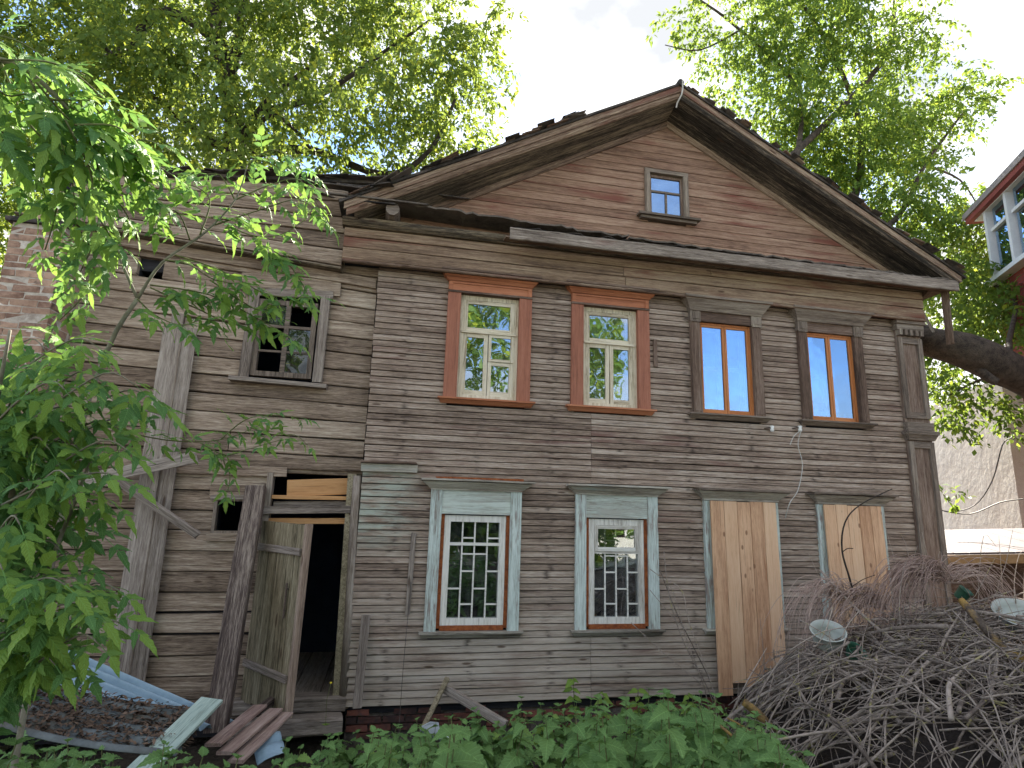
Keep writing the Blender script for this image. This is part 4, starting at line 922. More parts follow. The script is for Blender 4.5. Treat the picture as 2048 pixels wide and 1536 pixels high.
def crown_mesh(name, blobs, n_spray, leaf, mat, seed, per=24, twig=0.75, gap=0.0, droop=0.9):
    """foliage: drooping sprays of pointed leaflets scattered through overlapping lobes"""
    g = np.random.default_rng(seed)
    C = np.array([b[:3] for b in blobs], float); Rr = np.array([b[3] for b in blobs], float); wgt = Rr**2.3*np.array([b[4] if len(b) > 4 else 1 for b in blobs]); wgt /= wgt.sum()
    idx = g.choice(len(blobs), n_spray, p=wgt)
    d = nrm(g.normal(size=(n_spray, 3))); rad = g.random(n_spray)**0.42
    P = C[idx]+d*(Rr[idx]*rad)[:, None]*np.array([1.0, 1.0, 0.85])
    if gap > 0:  # clumping
        keep = np.array([mnoise.noise((p[0]*0.55, p[1]*0.55, p[2]*0.7)) + 0.35*mnoise.noise((p[0]*1.6, p[1]*1.6, p[2]*1.6)) for p in P]) > -0.45+gap
        P, d = P[keep], d[keep]; n_spray = len(P)
    dirv = nrm(d*np.array([1, 1, 0.5])*0.9+np.array([0, 0, -droop])+g.normal(size=(n_spray, 3))*0.45)
    L = twig*(0.6+0.8*g.random(n_spray))
    t = g.random((n_spray, per))
    base = P[:, None, :]+dirv[:, None, :]*(L[:, None]*t)[..., None]; base[..., 2] -= 0.25*(t**2)*L[:, None]
    base += g.normal(size=base.shape)*0.045
    ld = nrm(dirv[:, None, :]*0.55+g.normal(size=base.shape)*0.75+np.array([0, 0, -0.45]))
    nv = nrm(g.normal(size=base.shape)*0.8+np.array([0, -0.3, 0.8])); sd_ = nrm(np.cross(ld, nv)); up = np.cross(sd_, ld)
    ln = leaf*(0.65+0.7*g.random((n_spray, per)))[..., None]; wd = ln*(0.19+0.09*g.random((n_spray, per)))[..., None]
    a = base; b = base+ld*ln*0.42+sd_*wd+up*ln*0.05; c = base+ld*ln-up*ln*0.10; e = base+ld*ln*0.42-sd_*wd+up*ln*0.05
    V = np.stack([a, b, c, e], axis=2).reshape(-1, 3); F = np.arange(len(V)).reshape(-1, 4)
    me = np_mesh(name, V, F, mat); return me
def limb(parent, name, pts, r0, r1, mat, n=8):
    pts = [Vector(p) for p in pts]; out = []; 
    for i in range(len(pts)-1):   # smooth by Catmull-Rom
        p0, p1, p2, p3 = pts[max(i-1, 0)], pts[i], pts[i+1], pts[min(i+2, len(pts)-1)]
        for k in range(4):
            t = k/4; out.append(0.5*((2*p1)+(p2-p0)*t+(2*p0-5*p1+4*p2-p3)*t*t+(3*p1-p0-3*p2+p3)*t**3))
    out.append(pts[-1]); m_ = len(out)
    rr = [(r0+(r1-r0)*i/(m_-1))*(1+0.12*mnoise.noise((out[i].x*2, out[i].z*2, 4))) for i in range(m_)]
    m = MB(); m.tube(out, rr, n); return m.build(name, mat, parent, True)
def blob(u, v, Y, r, w=1.0):
    p = at(u, v, Y); return (p.x, p.y, p.z, r, w)

def left_tree():
    B = [blob(*b) for b in ((140, 60, 7.5, 2.5), (400, 90, 6.5, 2.6), (640, 60, 6.5, 2.3), (820, 90, 6, 1.9), (925, 150, 5.5, 1.25), (760, 230, 5.5, 1.5),
                            (560, 250, 6, 1.8), (310, 250, 6.5, 1.9), (90, 250, 7, 2.1), (955, 60, 5.5, 0.95), (900, 270, 5.5, 1.05), (30, 440, 8, 1.9), (10, 620, 8, 1.8),
                            (420, -140, 6.5, 2.8), (720, -110, 6.5, 2.4), (120, -160, 7, 2.8), (-120, 100, 7, 2.6), (-130, 350, 7.5, 2.4), (690, 330, 6, 0.9), (985, 330, 6.5, 0.6), (470, 170, 4.6, 1.2), (480, 290, 4.4, .9), (300, 120, 5, 1.3), (640, 200, 4.6, 1.1), (200, 300, 5, 1.2), (820, 180, 5, 1.0))]
    base = Vector((at(430, 345, 6.5).x+0.3, 6.9, 0)); base.z = ground_z(base.x, base.y)
    t = empty('box_elder_tree', base, 'tall box elder tree with dense drooping foliage behind the annex roof', 'tree')
    T = [base, Vector((base.x-0.1, 6.8, 5.5)), at(470, 300, 6.4), at(455, 180, 6.2), at(428, 10, 6.1), at(420, -160, 6.2)]
    limb(t, 'trunk', T, 0.34, 0.12, 'bark_dark', 10)
    for pts, r0, r1 in (([at(475, 300, 6.4), at(510, 235, 6.0), at(560, 180, 5.8), at(640, 120, 5.8)], 0.13, 0.04),
                        ([at(452, 170, 6.2), at(480, 80, 5.9), at(490, 0, 5.9), at(560, -60, 5.9)], 0.15, 0.06),
                        ([at(440, 90, 6.2), at(330, 20, 6.0), at(255, 95, 5.9), at(200, 130, 5.8)], 0.09, 0.12),
                        ([at(480, 320, 6.5), at(380, 250, 6.2), at(280, 170, 6.2), at(180, 60, 6.3)], 0.12, 0.04),
                        ([at(485, 310, 6.4), at(620, 300, 6.0), at(770, 350, 5.4), at(860, 300, 5.3), at(910, 200, 5.3)], 0.12, 0.035),
                        ([at(500, 280, 6.2), at(540, 230, 5.9), at(590, 260, 5.8), at(630, 310, 5.7)], 0.07, 0.03),
                        ([at(462, 230, 6.3), at(400, 160, 6.0), at(330, 100, 6.2)], 0.06, 0.02),
                        ([at(520, 225, 6.0), at(640, 190, 5.8), at(760, 110, 5.8), at(860, 40, 5.8)], 0.09, 0.03)):
        limb(t, 'branch', pts, r0, r1, 'bark_dark')
    link('crown', crown_mesh('crown', B, 6200, 0.150, 'tree_leaf', 3, 24, 0.8, 0.19), t)
left_tree()

def leaning_tree():
    B = [blob(*b) for b in ((1600, 60, 6, 1.9), (1490, 70, 6, 1.4, .8), (1740, 110, 6, 1.8), (1690, 270, 6, 1.8), (1840, 250, 6, 1.5), (1570, 200, 6, 1.2), (1790, 400, 5.5, 1.5),
                            (1880, 480, 5, 1.25), (1930, 610, 4, 1.0), (1960, 540, 5, 0.9), (1335, 70, 6, 0.75, .35), (1300, 160, 6, 0.55, .4), (1390, 20, 6, .7, .5), (1910, 180, 5.5, 1.0, .6), (1950, 260, 5.5, .7, .5), (1640, 330, 6, 0.9),
                            (1650, -120, 6, 2.3), (1850, -80, 6.5, 1.6, .7), (1460, -60, 6, 1.2, .6), (1960, 400, 5.5, .7, .6), (1420, 190, 6, 0.7, .7), (1900, 560, 3.5, .8), (1945, 440, 4, .7), (1960, 520, 3.6, .7), (2010, 480, 3.6, .5, .7), (2010, 570, 3.2, .6))]
    low = [blob(*b) for b in ((1900, 760, 2.6, .55), (1960, 800, 2.2, .45), (1880, 840, 2.2, .4, .8), (2020, 660, 2.2, .55), (1890, 690, 2.8, .6), (2030, 830, 2.2, .4), (1885, 1110, 1.8, .22, 1), (1880, 985, 2.0, .2, .6), (2040, 600, 2.5, .6), (1960, 640, 3.0, .5))]
    base = Vector((13.6, 1.6, ground_z(13.6, 1.6)))
    t = empty('leaning_tree', base, 'box elder tree whose thick dark trunk leans against the right corner of the house', 'tree')
    limb(t, 'trunk', [base, (12.7, 1.0, 2.4), (11.2, 0.45, 4.15), (9.95, 0.30, 4.62), (9.2, 0.32, 4.88), (8.86, 0.85, 5.25), (8.95, 2.2, 6.6), (9.2, 3.6, 8.6), (9.25, 4.8, 10.6)], 0.36, 0.17, 'bark', 14)
    for pts, r0, r1 in (([(9.2, 3.6, 8.6), at(1700, 420, 5.5), at(1720, 250, 5.8), at(1640, 60, 6), at(1560, -40, 6)], 0.13, 0.04),
                        ([(9.1, 3.0, 7.6), at(1790, 440, 5), at(1850, 330, 5.3), at(1930, 220, 5.4)], 0.10, 0.025),
                        ([(9.25, 4.2, 9.6), at(1600, 190, 6), at(1480, 60, 6), at(1400, 0, 6)], 0.08, 0.025),
                        ([(9.25, 4.8, 10.6), at(1760, 130, 6), at(1790, 0, 6.2), at(1800, -120, 6.3)], 0.10, 0.03),
                        ([at(1480, 60, 6), at(1400, 100, 6), at(1330, 90, 6)], 0.03, 0.012),
                        ([at(1850, 330, 5.3), at(1920, 360, 5.2), at(1960, 420, 5.2)], 0.04, 0.012),
                        ([(11.2, 0.45, 4.3), (11.3, 1.2, 5.2), at(2030, 600, 2.5), at(1960, 560, 3.5)], 0.07, 0.02),
                        ([(10.4, 0.5, 4.6), at(1960, 760, 2.0), at(1900, 790, 2.4)], 0.04, 0.012)):
        limb(t, 'branch', pts, r0, r1, 'bark')
    limb(t, 'stump', [(9.35, 0.30, 4.62), (9.42, 0.12, 4.38), (9.48, 0.05, 4.30)], 0.09, 0.06, 'bark', 7)
    c1 = crown_mesh('crown', B, 4200, 0.150, 'tree_leaf_b', 8, 20, 0.7, 0.27)
    link('crown', c1, t)
    link('low_foliage', crown_mesh('low_foliage', low, 230, 0.135, 'tree_leaf_b', 9, 18, 0.45, 0.0), t)
leaning_tree()

def back_tree(u_x, y, h, r, seed, label):
    b = Vector((u_x, y, ground_z(u_x, y))); t = empty('garden_tree', b, label, 'tree', 'trees across the yard behind the viewer')
    q = random.Random(seed)
    limb(t, 'trunk', [b, b+Vector((0.2, 0.1, h*0.4)), b+Vector((-0.1, 0.2, h*0.85))], 0.25, 0.08, 'bark', 8)
    B = [(b.x+q.uniform(-1, 1)*r, b.y+q.uniform(-.6, .6)*r, b.z+h*q.uniform(0.35, 0.95), r*q.uniform(0.5, 0.85)) for _ in range(7)]
    link('crown', crown_mesh('crown', B, 420, 0.34, 'tree_leaf_b', seed, 16, 1.2, 0.1), t)
back_tree(-5.0, -20, 13, 3.4, 21, 'tall tree mirrored in the leftmost windows')
back_tree(2.2, -20, 14, 3.2, 22, 'broad tall tree mirrored in the cream framed window by the annex')
back_tree(7.6, -22, 12.5, 2.8, 23, 'tree mirrored in the lower part of the second cream framed window')
back_tree(13.5, -26, 6.5, 2.6, 24, 'low round tree mirrored in the lowest part of the orange windows')
back_tree(1.5, -12.5, 3.6, 1.7, 25, 'garden bush mirrored in the first grilled window')
back_tree(5.2, -12.0, 3.2, 1.7, 26, 'garden bush mirrored in the second grilled window')

# ------------------------------------------------------------------ brick apartment block beyond
def apartment():
    P0 = at_d(2048, 600, 16.0); P0.z = 0; d = Vector((0.469, 0.883, 0)); nr = Vector((-0.883, 0.469, 0))
    zt = at_d(2048, 368, 15.7).z; zg = -0.5
    e = empty('apartment_building', (P0.x+2, P0.y+4, -0.5), 'red brick apartment building with glazed loggia and pale stucco wall', 'building')
    M = Matrix(((d.x, -nr.x, 0, P0.x), (d.y, -nr.y, 0, P0.y), (0, 0, 1, 0), (0, 0, 0, 1)))   # local x along wall, local y into building
    z_s0, z_s1 = at_d(2048, 392, 16).z, at_d(2048, 530, 16).z
    def P(name, mat, *boxes, parent=e):
        m = MB()
        for b in boxes: m.box(*b)
        o = link(name, m.mesh(name, mat), parent, M if parent is e else None); return o
    P('wall', 'red_brickwork', (-5, 1.0, 0.0, 7, zg, zt-0.05))
    P('stucco_wall', 'stucco', (0.60, 8.6, -0.35, 6.5, zg, at_d(2010, 738, 15.6).z))
    P('roof', 'grey_metal', (-5.5, 1.2, -0.40, 7.5, zt+0.002, zt+0.14)); P('eave_soffit', 'roof_red', (-5.4, 1.15, -0.36, -0.002, zt-0.12, zt))
    lg = P('loggia', 'pvc', (-3.0, 0.98, -0.25, -0.003, z_s1-0.10, z_s1), (-3.0, 0.98, -0.25, -0.003, z_s0, z_s0+0.12))
    x = -3.0
    while x < 0.95:
        P('mullion', 'pvc', (x, x+0.10, -0.24, -0.004, z_s1+0.001, z_s0-0.001), parent=lg)
        if x < 0.15:
            zm = z_s0-0.55
            P('transom', 'pvc', (x+0.101, x+0.799, -0.22, -0.05, zm, zm+0.07), parent=lg)
            P('pane', 'glass_clean', (x+0.101, x+0.799, -0.14, -0.13, z_s1+0.002, zm-0.001), parent=lg); P('pane', 'glass_clean', (x+0.101, x+0.799, -0.14, -0.13, zm+0.071, z_s0-0.002), parent=lg)
        x += 0.90 if int(x*10) % 3 else 0.80
    cp = at_d(2036, 330, 17.0); m = MB(); m.box(cp.x-0.05, cp.x+0.75, cp.y-0.1, cp.y+0.6, zt+0.1, zt+0.75); ch = m.build('chimney', 'red_brickwork', e)
    m = MB(); m.box(cp.x-0.13, cp.x+0.83, cp.y-0.18, cp.y+0.68, zt+0.751, zt+0.86); m.build('chimney_cap', 'grey_metal', ch)
    for k, pts in enumerate(([(1872, 1015), (1900, 1024), (1950, 1010), (1985, 960), (2005, 890), (2022, 876)], [(1880, 1020), (1940, 1028), (2000, 1005), (2046, 998)])):
        m = MB(); m.tube(smooth_path([at_d(u, v, 14.6) for u, v in pts], 4), 0.012, 5)
        tag(m.build('cable', 'wire_dark'), ('thick dark cable looping up the pale stucco wall', 'thin slack cable sagging low across the pale stucco wall')[k], 'cable')
apartment()

def shed():
    a, b = at(1878, 1108, 1.6), at(2120, 1104, 1.0)
    e = empty('shed', ((a.x+b.x)/2, 2, -0.42), 'low shed with pale sheet roof and yellowish board front right of the house', 'shed')
    dx = (b-a).normalized(); dn = Vector((dx.y, -dx.x, 0)).normalized()
    if dn.y > 0: dn = -dn
    back = -dn*2.2+Vector((0, 0, 0.28)); L = (b-a).length+1.5
    n = 14
    for i in range(n):
        p = a+dx*(L*i/n); q = p+back
        plank('roof_sheet', p+dx*(L/n/2), q+dx*(L/n/2), L/n-0.012, 0.03, dx, 'shed_roof', e)
    plank('fascia', a+Vector((0, 0, -0.10)), a+dx*L+Vector((0, 0, -0.10)), 0.15, 0.03, (0, 0, 1), 'shed_wood', e)
    m = MB(); 
    c0 = a-dn*0.25; c1 = c0+dx*L; k = -dn*1.8
    zb = -0.45; zt = a.z-0.12
    vs = [(c0.x, c0.y, zb), (c1.x, c1.y, zb), (c1.x+k.x, c1.y+k.y, zb), (c0.x+k.x, c0.y+k.y, zb), (c0.x, c0.y, zt), (c1.x, c1.y, zt), (c1.x+k.x, c1.y+k.y, zt), (c0.x+k.x, c0.y+k.y, zt)]
    m.add(vs, [(0, 3, 2, 1), (4, 5, 6, 7), (0, 1, 5, 4), (1, 2, 6, 5), (2, 3, 7, 6), (3, 0, 4, 7)]); m.build('wall', 'trim_dark', e)
shed()

# ------------------------------------------------------------------ leaves for the near plants
def leaflet(L, W, teeth=0.0, n=7, fold=0.18, droop=0.25, tipx=0.40, seed=0):
    """ovate pointed leaflet along +x, folded on its midrib; returns verts, quads, uvs per corner"""
    q = random.Random(seed); vs = []; 
    for i in range(n+1):
        t = i/n; w = W*0.5*(math.sin(math.pi*t**0.62)**0.85)*(1-0.25*t) if 0 < t < 1 else 0.0
        if teeth and 0 < i < n: w *= 1+teeth*(1 if i % 2 else -1)
        z = -droop*L*t*t
        vs += [(L*t, 0, z), (L*(t-(0.03 if teeth else 0)), w, z+fold*w+0.004*q.uniform(-1, 1)), (L*(t-(0.03 if teeth else 0)), -w, z+fold*w+0.004*q.uniform(-1, 1))]
    fs, uv = [], []
    for i in range(n):
        a, b = i*3, i*3+3; t0, t1 = i/n, (i+1)/n
        wa = abs(vs[a+1][1])/(W+1e-9); wb = abs(vs[b+1][1])/(W+1e-9)
        fs.append((a, b, b+1, a+1)); uv += [(t0, .5), (t1, .5), (t1, .5+wb), (t0, .5+wa)]
        fs.append((a, a+2, b+2, b)); uv += [(t0, .5), (t0, .5-wa), (t1, .5-wb), (t1, .5)]
    return np.array(vs), np.array(fs), np.array(uv)
def combine(parts):
    V, F, U = [], [], []; b = 0
    for (v, f, u) in parts: V.append(v); F.append(f+b); U.append(u); b += len(v)
    return np.concatenate(V), np.concatenate(F), np.concatenate(U)
def xf(vfu, M):
    A = np.array(M); v, f, u = vfu; return (v @ A[:3, :3].T+A[:3, 3], f, u)
def compound_leaf(seed):
    """box elder leaf: petiole, two or four side leaflets and a larger end leaflet"""
    q = random.Random(seed); parts = []; n = q.choice([1, 1, 2])
    for k in range(n):
        x = 0.045+0.038*k
        for s in (-1, 1):
            M = Matrix.Translation((x, 0, 0)) @ Matrix.Rotation(s*q.uniform(0.75, 1.05), 4, 'Z') @ Matrix.Rotation(q.uniform(-0.25, 0.25), 4, 'X') @ Matrix.Rotation(q.uniform(-0.05, 0.3), 4, 'Y')
            parts.append(xf(leaflet(q.uniform(0.070, 0.095), q.uniform(0.027, 0.035), 0.12, 7, 0.2, 0.2, seed=seed*7+k), M))
    M = Matrix.Translation((0.05+0.038*(n-1)+0.022, 0, 0)) @ Matrix.Rotation(q.uniform(-0.15, 0.15), 4, 'Z') @ Matrix.Rotation(q.uniform(0, 0.2), 4, 'Y')
    parts.append(xf(leaflet(q.uniform(0.09, 0.115), q.uniform(0.036, 0.047), 0.14, 7, 0.16, 0.25, seed=seed*3), M))
    # petiole as a thin strip
    L = 0.07+0.038*(n-1); w = 0.0014
    pv = np.array([(0, -w, 0), (L, -w, 0), (L, w, 0.001), (0, w, 0.001)], float); parts.append((pv, np.array([(0, 1, 2, 3)]), np.full((4, 2), 0.5)))
    return combine(parts)
def leaf_template(gen, mat, name, k):
    T = [gen(i+1) for i in range(k)]; ME = [np_mesh(name, *t[:2], mat, t[2], True) for t in T]; return T, ME
MAPLE_T, MAPLE_M = leaf_template(compound_leaf, 'maple_leaf', 'leaf', 9)
NET_T, NET_M = leaf_template(lambda s: leaflet(0.095, 0.052+0.008*(s % 3), 0.15, 13, 0.34, 0.22+0.10*(s % 4), seed=s), 'nettle_leaf', 'leaf', 6)
LIME_T, LIME_M = leaf_template(lambda s: leaflet(0.085, 0.042+0.004*(s % 3), 0.0, 7, 0.2, 0.2+0.06*(s % 3), seed=s), 'lime_leaf', 'leaf', 5)

def place_leaves(parent, mats, T, ME, mat, limit=290, name='leaf'):
    """nearest leaves are parts of their own, the rest one joined part"""
    mats = sorted(mats, key=lambda M: (M.translation-CAM).length)
    for i, M in enumerate(mats[:limit]): link(name, ME[i % len(ME)], parent, M)
    if len(mats) > limit:
        me = np_mesh('inner_foliage', *combine([xf(T[i % len(T)], M) for i, M in enumerate(mats[limit:])])[:2], mat,
                     combine([xf(T[i % len(T)], M) for i, M in enumerate(mats[limit:])])[2], True)
        tag(link('inner_foliage', me, parent), kind='stuff')
def orient(pos, fwd, upv, scale=1.0):
    f = Vector(fwd).normalized(); u = Vector(upv); s_ = u.cross(f).normalized(); u = f.cross(s_)
    return Matrix(((f.x*scale, s_.x*scale, u.x*scale, pos[0]), (f.y*scale, s_.y*scale, u.y*scale, pos[1]), (f.z*scale, s_.z*scale, u.z*scale, pos[2]), (0, 0, 0, 1)))
def leafy_twig(path, q, spacing=0.062, start=0.15, scale=1.0):
    """opposite leaves along a twig"""
    P = smooth_path(path); acc = 0; out = []; total = sum((P[i+1]-P[i]).length for i in range(len(P)-1)); run = 0; nxt = total*start; flip = 0
    for i in range(len(P)-1):
        seg = P[i+1]-P[i]; L = seg.length
        while nxt <= run+L:
            p = P[i]+seg*((nxt-run)/L); tdir = seg.normalized(); sidev = tdir.cross(Vector((0, 0, 1)))
            if sidev.length < 0.05: sidev = Vector((1, 0, 0))
            sidev.normalize(); sidev = Matrix.Rotation(q.uniform(-0.9, 0.9)+(1.2 if flip else 0), 3, tdir) @ sidev; flip = not flip
            for s in (-1, 1):
                if q.random() < 0.1: continue
                f = tdir*q.uniform(0.35, 0.8)+sidev*s*q.uniform(0.7, 1.0)+Vector((0, 0, -0.42+q.uniform(-0.25, 0.15)))
                upv = Vector((q.uniform(-0.75, 0.75), q.uniform(-1.0, 0.2), 1.0))
                out.append(orient(p, f, upv, scale*q.uniform(0.75, 1.15)*(1-0.35*(nxt/total)**3)))
            nxt += spacing*q.uniform(0.8, 1.3)
        run += L
    out.append(orient(P[-1], (P[-1]-P[-2])+Vector((0, 0, -0.2*(P[-1]-P[-2]).length)), (0, -0.4, 1), scale*0.8)); return out

def young_maples():
    # overhanging branch in the upper left corner
    q = random.Random(5)
    root = at_d(-260, 500, 2.9); foot = Vector((root.x-0.25, root.y+0.1, 0)); foot.z = ground_z(foot.x, foot.y)
    e = empty('arching_box_elder', foot, 'box elder whose leafy branches arch into the upper left corner', 'tree'); mats = []
    limb(e, 'stem', [foot, foot.lerp(root, 0.5)+Vector((-0.06, 0, 0)), root], 0.03, 0.016, 'stem_bark', 8)
    main = [root, at_d(-120, 200, 2.8), at_d(0, 120, 2.7), at_d(110, 190, 2.7), at_d(190, 300, 2.75)]
    limb(e, 'stem', main, 0.016, 0.006, 'stem_bark', 6)
    tw = [[(0, 120), (120, 130), (210, 200), (235, 235)], [(60, 150), (150, 250), (250, 300), (330, 340)], [(110, 190), (200, 260), (280, 330), (300, 400)], [(190, 300), (200, 380), (192, 470), (160, 545)],
          [(0, 120), (40, 230), (30, 330), (60, 400)], [(60, 160), (110, 260), (140, 340), (150, 420)], [(-40, 140), (10, 190), (60, 190), (130, 230)], [(0, 120), (-10, 240), (40, 290), (80, 300)],
          [(190, 300), (260, 330), (300, 370), (310, 440)], [(110, 190), (130, 290), (200, 350), (260, 440)], [(130, 240), (180, 340), (190, 420), (240, 500)],
          [(-60, 60), (30, 80), (100, 120), (170, 150)], [(-40, 250), (20, 290), (70, 330), (90, 390)], [(60, 250), (120, 330), (110, 430), (90, 500)], [(190, 300), (240, 290), (290, 280), (340, 300)],
          [(150, 250), (220, 250), (260, 270), (300, 310)], [(100, 200), (170, 200), (200, 210), (250, 270)]]
    for k, t in enumerate(tw):
        dd = 2.7+0.05*(k % 5)-0.1; p = [at_d(u, v, dd+0.03*i) for i, (u, v) in enumerate(t)]
        limb(e, 'twig', p, 0.0045, 0.002, 'green_stem', 5); mats += leafy_twig(p, q, 0.058, 0.10, 1.06)
    place_leaves(e, mats, MAPLE_T, MAPLE_M, 'maple_leaf')
    # slender young tree in front of the annex
    q = random.Random(9); b = at_d(70, 1300, 3.6); b.z = ground_z(b.x, b.y)
    e = empty('young_box_elder', b, 'slender young box elder with forked stem standing in front of the annex window', 'tree'); mats = []
    stem = [b, at_d(140, 950, 3.5), at_d(215, 700, 3.4), at_d(275, 598, 3.38)]
    limb(e, 'stem', stem, 0.014, 0.010, 'stem_bark', 8)
    A = at_d(275, 598, 3.38)
    limb(e, 'stem', [A, at_d(325, 525, 3.3), at_d(410, 465, 3.25), at_d(470, 400, 3.2), at_d(495, 330, 3.15)], 0.0085, 0.003, 'stem_bark', 6)
    limb(e, 'stem', [A, at_d(245, 530, 3.4), at_d(218, 470, 3.45), at_d(200, 410, 3.45)], 0.009, 0.004, 'stem_bark', 6)
    tw = [[(430, 450), (520, 420), (600, 400), (655, 445)], [(470, 400), (540, 370), (600, 360), (640, 420)], [(495, 330), (540, 300), (585, 315), (625, 345)], [(440, 440), (500, 470), (560, 470), (610, 440)],
          [(400, 470), (420, 400), (380, 370), (340, 380)], [(350, 510), (440, 540), (540, 590), (640, 595)], [(300, 570), (420, 590), (520, 640), (590, 680)], [(300, 575), (400, 620), (470, 650), (540, 640)],
          [(330, 520), (380, 530), (430, 560), (500, 570)], [(245, 530), (200, 540), (170, 590), (120, 640)], [(230, 500), (180, 480), (150, 500), (130, 560)], [(210, 430), (180, 400), (140, 390), (110, 420)], [(205, 420), (240, 380), (280, 370), (310, 400)],
          [(380, 480), (360, 430), (330, 420), (290, 440)], [(470, 400), (440, 350), (400, 350), (360, 340)], [(500, 480), (560, 510), (600, 560), (620, 600)], [(275, 598), (310, 630), (360, 650), (400, 640)], [(420, 560), (480, 600), (520, 620), (560, 600)],
          [(200, 850), (330, 880), (440, 880), (520, 850)], [(440, 880), (490, 840), (540, 830), (600, 835)], [(400, 885), (450, 910), (490, 900), (560, 880)], [(440, 890), (450, 930), (460, 950), (455, 985)], [(500, 855), (550, 870), (590, 870), (615, 890)]]
    for k, t in enumerate(tw):
        dd = 3.25+0.06*(k % 4); dd = dd+0.35 if t[0][1] > 800 else dd
        p = [at_d(u, v, dd-0.02*i) for i, (u, v) in enumerate(t)]
        limb(e, 'twig', p, 0.0042, 0.0018, 'green_stem', 5); mats += leafy_twig(p, q, 0.060, 0.10, 1.02 if t[0][1] < 800 else 0.82)
    place_leaves(e, mats, MAPLE_T, MAPLE_M, 'maple_leaf')
    # dense sapling clump in the lower left
    q = random.Random(13); b = at_d(-40, 1420, 2.9); b.z = ground_z(b.x, b.y)
    e = empty('box_elder_sapling', b, 'dense box elder sapling filling the lower left edge beside the scrap sheets', 'sapling'); mats = []
    for (u1, v1, u2, v2) in ((20, 1000, 120, 720), (-20, 900, 20, 660), (90, 1150, 190, 900), (-60, 1000, -60, 700)):
        limb(e, 'stem', [b, at_d((u1-40)/2, (v1+1420)/2, 2.85), at_d(u1, v1, 2.7), at_d(u2, v2, 2.55)], 0.016, 0.005, 'stem_bark', 6)
    ends = [(190, 690), (270, 770), (310, 800), (335, 835), (240, 860), (200, 940), (255, 900), (180, 1010), (215, 1080), (160, 1120), (235, 1180), (250, 1250), (200, 1290), (150, 1330), (100, 1240), (110, 1330), (60, 1300),
            (130, 780), (90, 700), (150, 850), (60, 800), (100, 900), (50, 960), (140, 960), (110, 1030), (60, 1090), (130, 1170), (50, 1200), (180, 1220), (20, 1280), (0, 720), (20, 860), (10, 1010), (5, 1140), (170, 1170), (230, 1010), (80, 1150), (200, 760), (250, 960), (90, 830),
            (30, 1340), (70, 1260), (10, 930), (40, 1050), (120, 1100), (160, 900), (180, 830)]
    for k, (u, v) in enumerate(ends):
        dd = 2.25+0.55*q.random(); u0, v0 = -60+0.15*u+q.uniform(-20, 30), v+q.uniform(20, 150)
        p = [at_d(u0, v0, dd+0.35), at_d(u0*.6+u*.4, v0*.5+v*.5-20, dd+0.2), at_d(u0*.2+u*.8, v-25+15*q.random(), dd+0.05), at_d(u, v, dd)]
        limb(e, 'twig', p, 0.005, 0.002, 'stem_bark', 5); mats += leafy_twig(p, q, 0.07, 0.12, q.uniform(0.9, 1.15))
    place_leaves(e, mats, MAPLE_T, MAPLE_M, 'maple_leaf')
young_maples()

# ------------------------------------------------------------------ nettles and seedlings
def to_px(p):
    v = Vector(p)-CAM; z = v.dot(FW); return (W_PX/2+F_PX*v.dot(RT)/z, H_PX/2-F_PX*v.dot(UP)/z)
LIM = [(-100, 1475), (90, 1455), (200, 1470), (330, 1500), (430, 1490), (520, 1500), (600, 1478), (700, 1448), (850, 1440), (900, 1412), (1000, 1400), (1100, 1378), (1300, 1374), (1460, 1390), (1560, 1455), (1650, 1550), (2100, 1700)]
def lim(u):
    for (a, va), (b, vb) in zip(LIM, LIM[1:]):
        if a <= u <= b: return va+(vb-va)*(u-a)/(b-a)
    return 1700
def nettle(q, x, y, h):
    b = Vector((x, y, ground_z(x, y)-0.01)); lean = Vector((q.uniform(-0.16, 0.16), q.uniform(-0.16, 0.12), 1))
    pts = [b+lean*(h*t)+Vector((0.03*math.sin(t*3+x*9), 0, 0)) for t in (0, 0.33, 0.66, 1.0)]; mats = []
    P = smooth_path(pts, 4); n = int(h/0.085); rot = q.uniform(0, 3)
    for k in range(n+1):
        t = 0.22+0.78*k/max(1, n); i = t*(len(P)-1); i0 = min(int(i), len(P)-2); p = P[i0].lerp(P[i0+1], i-i0)
        size = (0.75+0.5*math.sin(math.pi*min(1, t*0.95)))*(1.0 if t < 0.8 else 1.0-2.6*(t-0.8))
        rot += math.pi/2+q.uniform(-0.3, 0.3)
        for s in (0, math.pi):
            a = rot+s+q.uniform(-0.35, 0.35); up_ = 0.10-0.85*(1-t)+q.uniform(-0.25, 0.25)+(0.5 if t > 0.93 else 0)
            mats.append(orient(p, (math.cos(a), math.sin(a), up_), (0.65*q.uniform(-1, 1), 0.6*q.uniform(-1, 1)-0.25, 1), max(0.25, size)*q.uniform(1.1, 1.75)))
    return b, pts, mats
